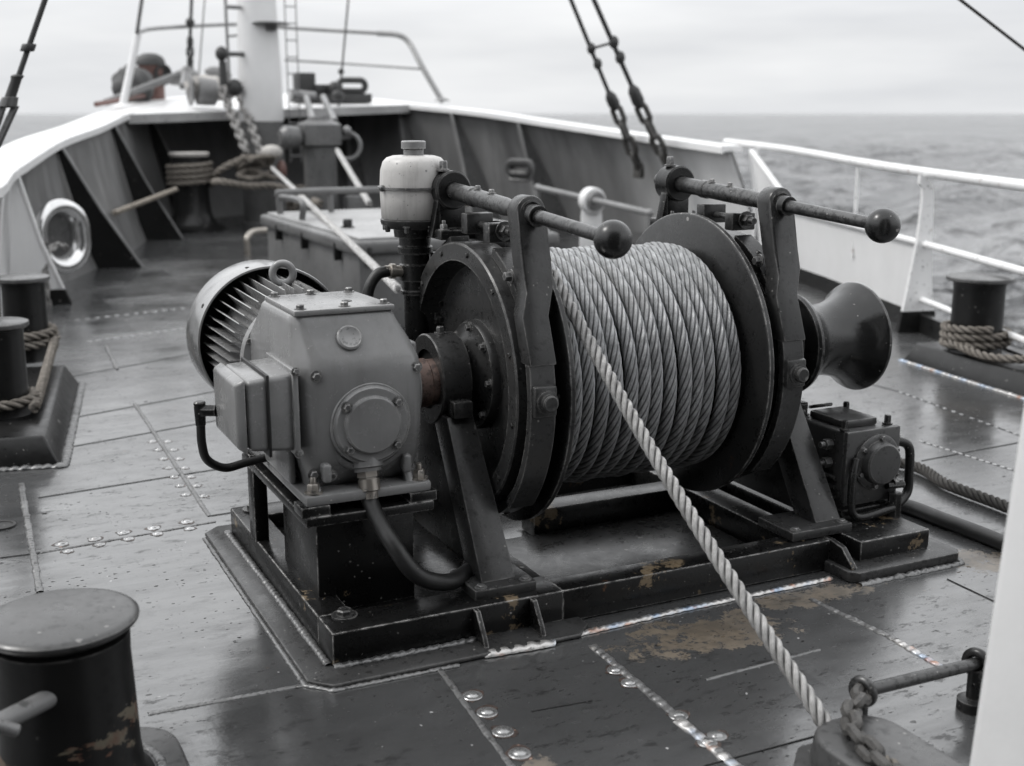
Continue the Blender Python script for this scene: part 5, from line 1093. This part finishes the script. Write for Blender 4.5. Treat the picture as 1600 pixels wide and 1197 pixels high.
# pipe along the starboard bulwark with a white saddle
yb = 12.2; pa = GY(840, 293, 13.2); pb = GY(1015, 333, 10.6); bpp = thing('bulwark_pipe', 'grey pipe along the right bulwark passing through a white saddle', 'pipe', pa)
MB().cyl(pa, pb, .035, n=14).build('pipe_run', 'stay', bpp)
for q in (pa, pb): MB().cyl((q.x, q.y, 0), q, .035, n=14).ball(q, .045, 14).build('support_leg', 'stay', bpp); sc_ = GY(925, 313, 11.9); ad = (pb - pa).normalized()
MB().lathe(sc_ - ad * .07, ad, [(0, .05), (0, .135), (.015, .145), (.13, .145), (.14, .135), (.14, .05)], 32, False).build('saddle_ring', 'white', bpp, 30); MB().lathe(sc_ + ad * .07, ad, [(0, .05), (0, .11), (.05, .10), (.05, .04)], 24, False).build('collar', 'stay', bpp, 30)
MB().hull8([(sc_.x - .13, sc_.y + .06, 0), (sc_.x + .13, sc_.y - .06, 0), (sc_.x + .2, sc_.y + .06, 0), (sc_.x - .06, sc_.y + .18, 0)], [(sc_.x - .10, sc_.y + .05, sc_.z - .05), (sc_.x + .10, sc_.y - .05, sc_.z - .05), (sc_.x + .13, sc_.y + .03, sc_.z - .05), (sc_.x - .06, sc_.y + .13, sc_.z - .05)], .02).build('saddle_foot', 'white', bpp)

# ================================================================== shrouds
def shroud(name, pts, label, group, th=.024):
    """pts: chain foot, chain top, bottle screw top, bead, clamp, off frame"""
    t = thing(name, label, 'shroud', pts[0], group)
    chainmesh([pts[0], pts[1]], .031, .275, .16).build('chain', 'chain', t)
    d = (pts[2] - pts[1]).normalized(); l_ = (pts[2] - pts[1]).length
    MB().lathe(pts[1], d, [(-.03, .024), (0, .053), (.05, .07), (l_ - .07, .064), (l_ - .02, .035), (l_, .024)], 16).build('bottle_screw', 'rig', t, 40)
    MB().cyl(pts[2], pts[5], th, n=10).build('rod', 'rig', t)
    for p in (pts[3], pts[4]): MB().ball(p, th * 2.1, 12, (1, 1, 1.3)).build('bead', 'rig', t)
    MB().torus(pts[0], (1, .3, 0), .055, .022, 18, 8).box(pts[0] - Vector((.03, .08, .12)), pts[0] + Vector((.03, .08, .0)), .01).build('lug', 'chain', t)
    return t
def li(a, b, f): return a.lerp(b, f)
yS = 12.25
A_ = [at(998, 262, yS), at(962, 168, yS), at(950, 142, yS), at(934, 100, yS), at(924, 76, yS), at(880, -30, yS)]
B_ = [at(1045, 262, yS - .75), at(1000, 165, yS - .75), at(986, 132, yS - .75), at(969, 90, yS - .75), at(959, 66, yS - .75), at(915, -30, yS - .75)]
shroud('chain_shroud', A_, 'left of the two black chain ended shrouds above the right bulwark', 'shrouds of the right bulwark')
sB = shroud('chain_shroud', B_, 'right of the two black chain ended shrouds, with the larger links', 'shrouds of the right bulwark', .026)
tag(MB().cyl(A_[4], B_[4], .016, n=8).build('shroud_spreader', 'rig'), 'short black bar joining the two right shrouds', 'bar')
# port shroud with turnbuckle
y_ = 7.2; T0 = at(-8, 262, y_); T1 = at(4, 188, y_); T2 = at(16, 152, y_); T3 = at(26, 128, y_); T4 = at(45, 72, y_); T5 = at(84, -40, y_)
ps = thing('turnbuckle_shroud', 'black shroud rod with collar and turnbuckle at the upper left', 'shroud', T0)
MB().cyl(T3, T5, .016, n=14).build('rod', 'rig', ps); d = (T4 - T3).normalized()
MB().lathe(T4 - d * .03, d, [(0, .02), (0, .034), (.006, .037), (.036, .037), (.042, .034), (.042, .02)], 24, False).build('collar', 'rig', ps, 30)
MB().lathe(T2, d, [(0, .030), (.10, .028), (.118, .034), (.125, .030), (.13, .018)], 20).build('bottle_screw', 'rig', ps, 30)
b = MB(); b.lathe(T2, -d, [(-.005, .02), (0, .042), (.05, .05), (.06, .04)], 20); sd_ = Vector((.9, -.4, 0))
b.hull8([T2 - d * .05 + sd_ * .02, T2 - d * .05 + sd_ * .048, T2 - d * .05 + sd_ * .048 + Vector((.02, .04, 0)), T2 - d * .05 + sd_ * .02 + Vector((.02, .04, 0))], [T2 - d * .30 + sd_ * -.005, T2 - d * .30 + sd_ * .02, T2 - d * .30 + sd_ * .02 + Vector((.02, .04, 0)), T2 - d * .30 + sd_ * -.005 + Vector((.02, .04, 0))])
b.hull8([T2 - d * .05 - sd_ * .02, T2 - d * .05 - sd_ * .048, T2 - d * .05 - sd_ * .048 + Vector((.02, .04, 0)), T2 - d * .05 - sd_ * .02 + Vector((.02, .04, 0))], [T2 - d * .30 - sd_ * .02, T2 - d * .30 - sd_ * .045, T2 - d * .30 - sd_ * .045 + Vector((.02, .04, 0)), T2 - d * .30 - sd_ * .02 + Vector((.02, .04, 0))])
b.build('fork', 'bollardtop', ps); b0 = T2 - d * .33; MB().ball(b0, .045, 16).cyl(b0, Vector((b0.x - .06, b0.y + .05, .03)), .02, n=10).lathe(Vector((b0.x - .06, b0.y + .05, .001)), (0, 0, 1), [(0, .09), (.03, .085), (.05, .03)], 20).build('shackle', 'chain', ps)
tag(MB().cyl(at(214, 52, 16.8), at(226, -30, 17.2), .025, n=8).build('thin_shroud', 'rig'), 'thin dark wire rising from the left bow stanchion', 'wire')
tag(rope('overhead_wire', [at(1480, -16, 6.0), at(1640, 108, 6.0)], .011, 'darkrope', None, 4, .08), 'thin grey wire crossing the sky at the upper right corner', 'wire')

# ================================================================== starboard deck lines
tag(rope('deck_wire', spline([Vector((3.4, 4.6, .03)), GZ(1400, 722, .03), GZ(1480, 757, .03), GZ(1580, 795, .03), GZ(1700, 850, .03)], 60), .026, 'darkrope', None, 5, .17), 'dark wire rope lying on deck at the right beyond the pump', 'rope')
tag(MB().tube(spline([Vector((3.3, 3.95, .035)), GZ(1395, 785, .03), GZ(1480, 815, .03), GZ(1570, 850, .03), GZ(1700, 910, .03)], 60), .030, 16).build('deck_hose', 'rubber'), 'black rubber hose lying on deck at the right of the winch bed', 'hose')

# ================================================================== lower right: roller box, securing bar, chain, near post
rx = thing('roller_box', 'low dark grey rounded steel box at the lower right where the rope ends', 'fitting', (2.0, 1.9, 0))
MB().hull8([(x, y, .001) for x, y in rr(1.74, 2.10, 1.2, 2.18, .10)], [(x, y, .055) for x, y in rr(1.745, 2.095, 1.2, 2.175, .10)], .01, 3).build('base', 'bollardtop', rx, 50)
def rrn(x0, x1, y0, y1, c, n=6):
    out = []
    for cx, cy, a0 in ((x1 - c, y0 + c, -90), (x1 - c, y1 - c, 0), (x0 + c, y1 - c, 90), (x0 + c, y0 + c, 180)):
        for i in range(n + 1): a = R(a0 + 90 * i / n); out.append((cx + math.cos(a) * c, cy + math.sin(a) * c))
    return out
MB().hull8([(x, y, .054) for x, y in rrn(1.80, 2.06, 1.2, 2.15, .11)], [(x, y, .13) for x, y in rrn(1.81, 2.05, 1.2, 2.14, .10)], .012, 3).build('body', 'bollardtop', rx, 50)
sb = thing('securing_bar', 'grey steel bar between two eye studs beside the roller box', 'bar', (2.25, 2.18, 0))
ea = Vector((2.06, 2.19, .148)); eb = Vector((2.47, 2.20, .135)); 
MB().cyl(ea, eb + Vector((.05, 0, 0)), .017, n=20, bev=.003).build('rod', 'rod', sb)
MB().torus(ea, (1, .25, 0), .030, .012, 28, 10).cyl((2.06, 2.19, .001), (2.06, 2.19, .14), .016, n=14).lathe((2.06, 2.19, 0), (0, 0, 1), [(0, .04), (.012, .04), (.016, .02)], 20).build('eye_stud', 'rod', sb)
MB().torus(eb, (1, .25, 0), .032, .013, 28, 10).cyl((2.47, 2.20, .001), (2.47, 2.20, .12), .022, n=14).lathe((2.47, 2.20, 0), (0, 0, 1), [(0, .045), (.03, .045), (.036, .03)], 20).build('eye_stud', 'winch', sb)
tag(chainmesh(spline([(2.06, 2.185, .150), GZ(1328, 1118, .16), GZ(1340, 1150, .155), GZ(1372, 1185, .15), GZ(1420, 1230, .14)], 30), .0145, .088, .060).build('lashing_chain', 'chain'), 'short heavy chain shackled to the eye on the roller box', 'chain')
tag(rope('lashing_line', [GZ(1385, 1190, .15), GZ(1440, 1230, .14), GZ(1540, 1320, .13)], .018, 'mooring', None, 3, .1), 'grey line running from the lashing chain out of the lower edge', 'rope')
# near white post
a0 = GZ(1563, 1420, 0)
np_ = thing('near_post', 'blurred white steel post cut off by the right edge of the view', 'post', (a0.x + .11, a0.y, 0))
MB().hull8([(a0.x - .03, a0.y - .12, 0), (a0.x + .24, a0.y - .12, 0), (a0.x + .24, a0.y + .12, 0), (a0.x - .03, a0.y + .12, 0)], [(a0.x + .15, a0.y - .10, 2.6), (a0.x + .30, a0.y - .10, 2.6), (a0.x + .30, a0.y + .10, 2.6), (a0.x + .15, a0.y + .10, 2.6)], .03, 4).build('column', 'post', np_, 40)
MB().box((a0.x - .04, a0.y - .18, 0), (a0.x + .30, a0.y + .18, .03), .005).build('foot_plate', 'post', np_)
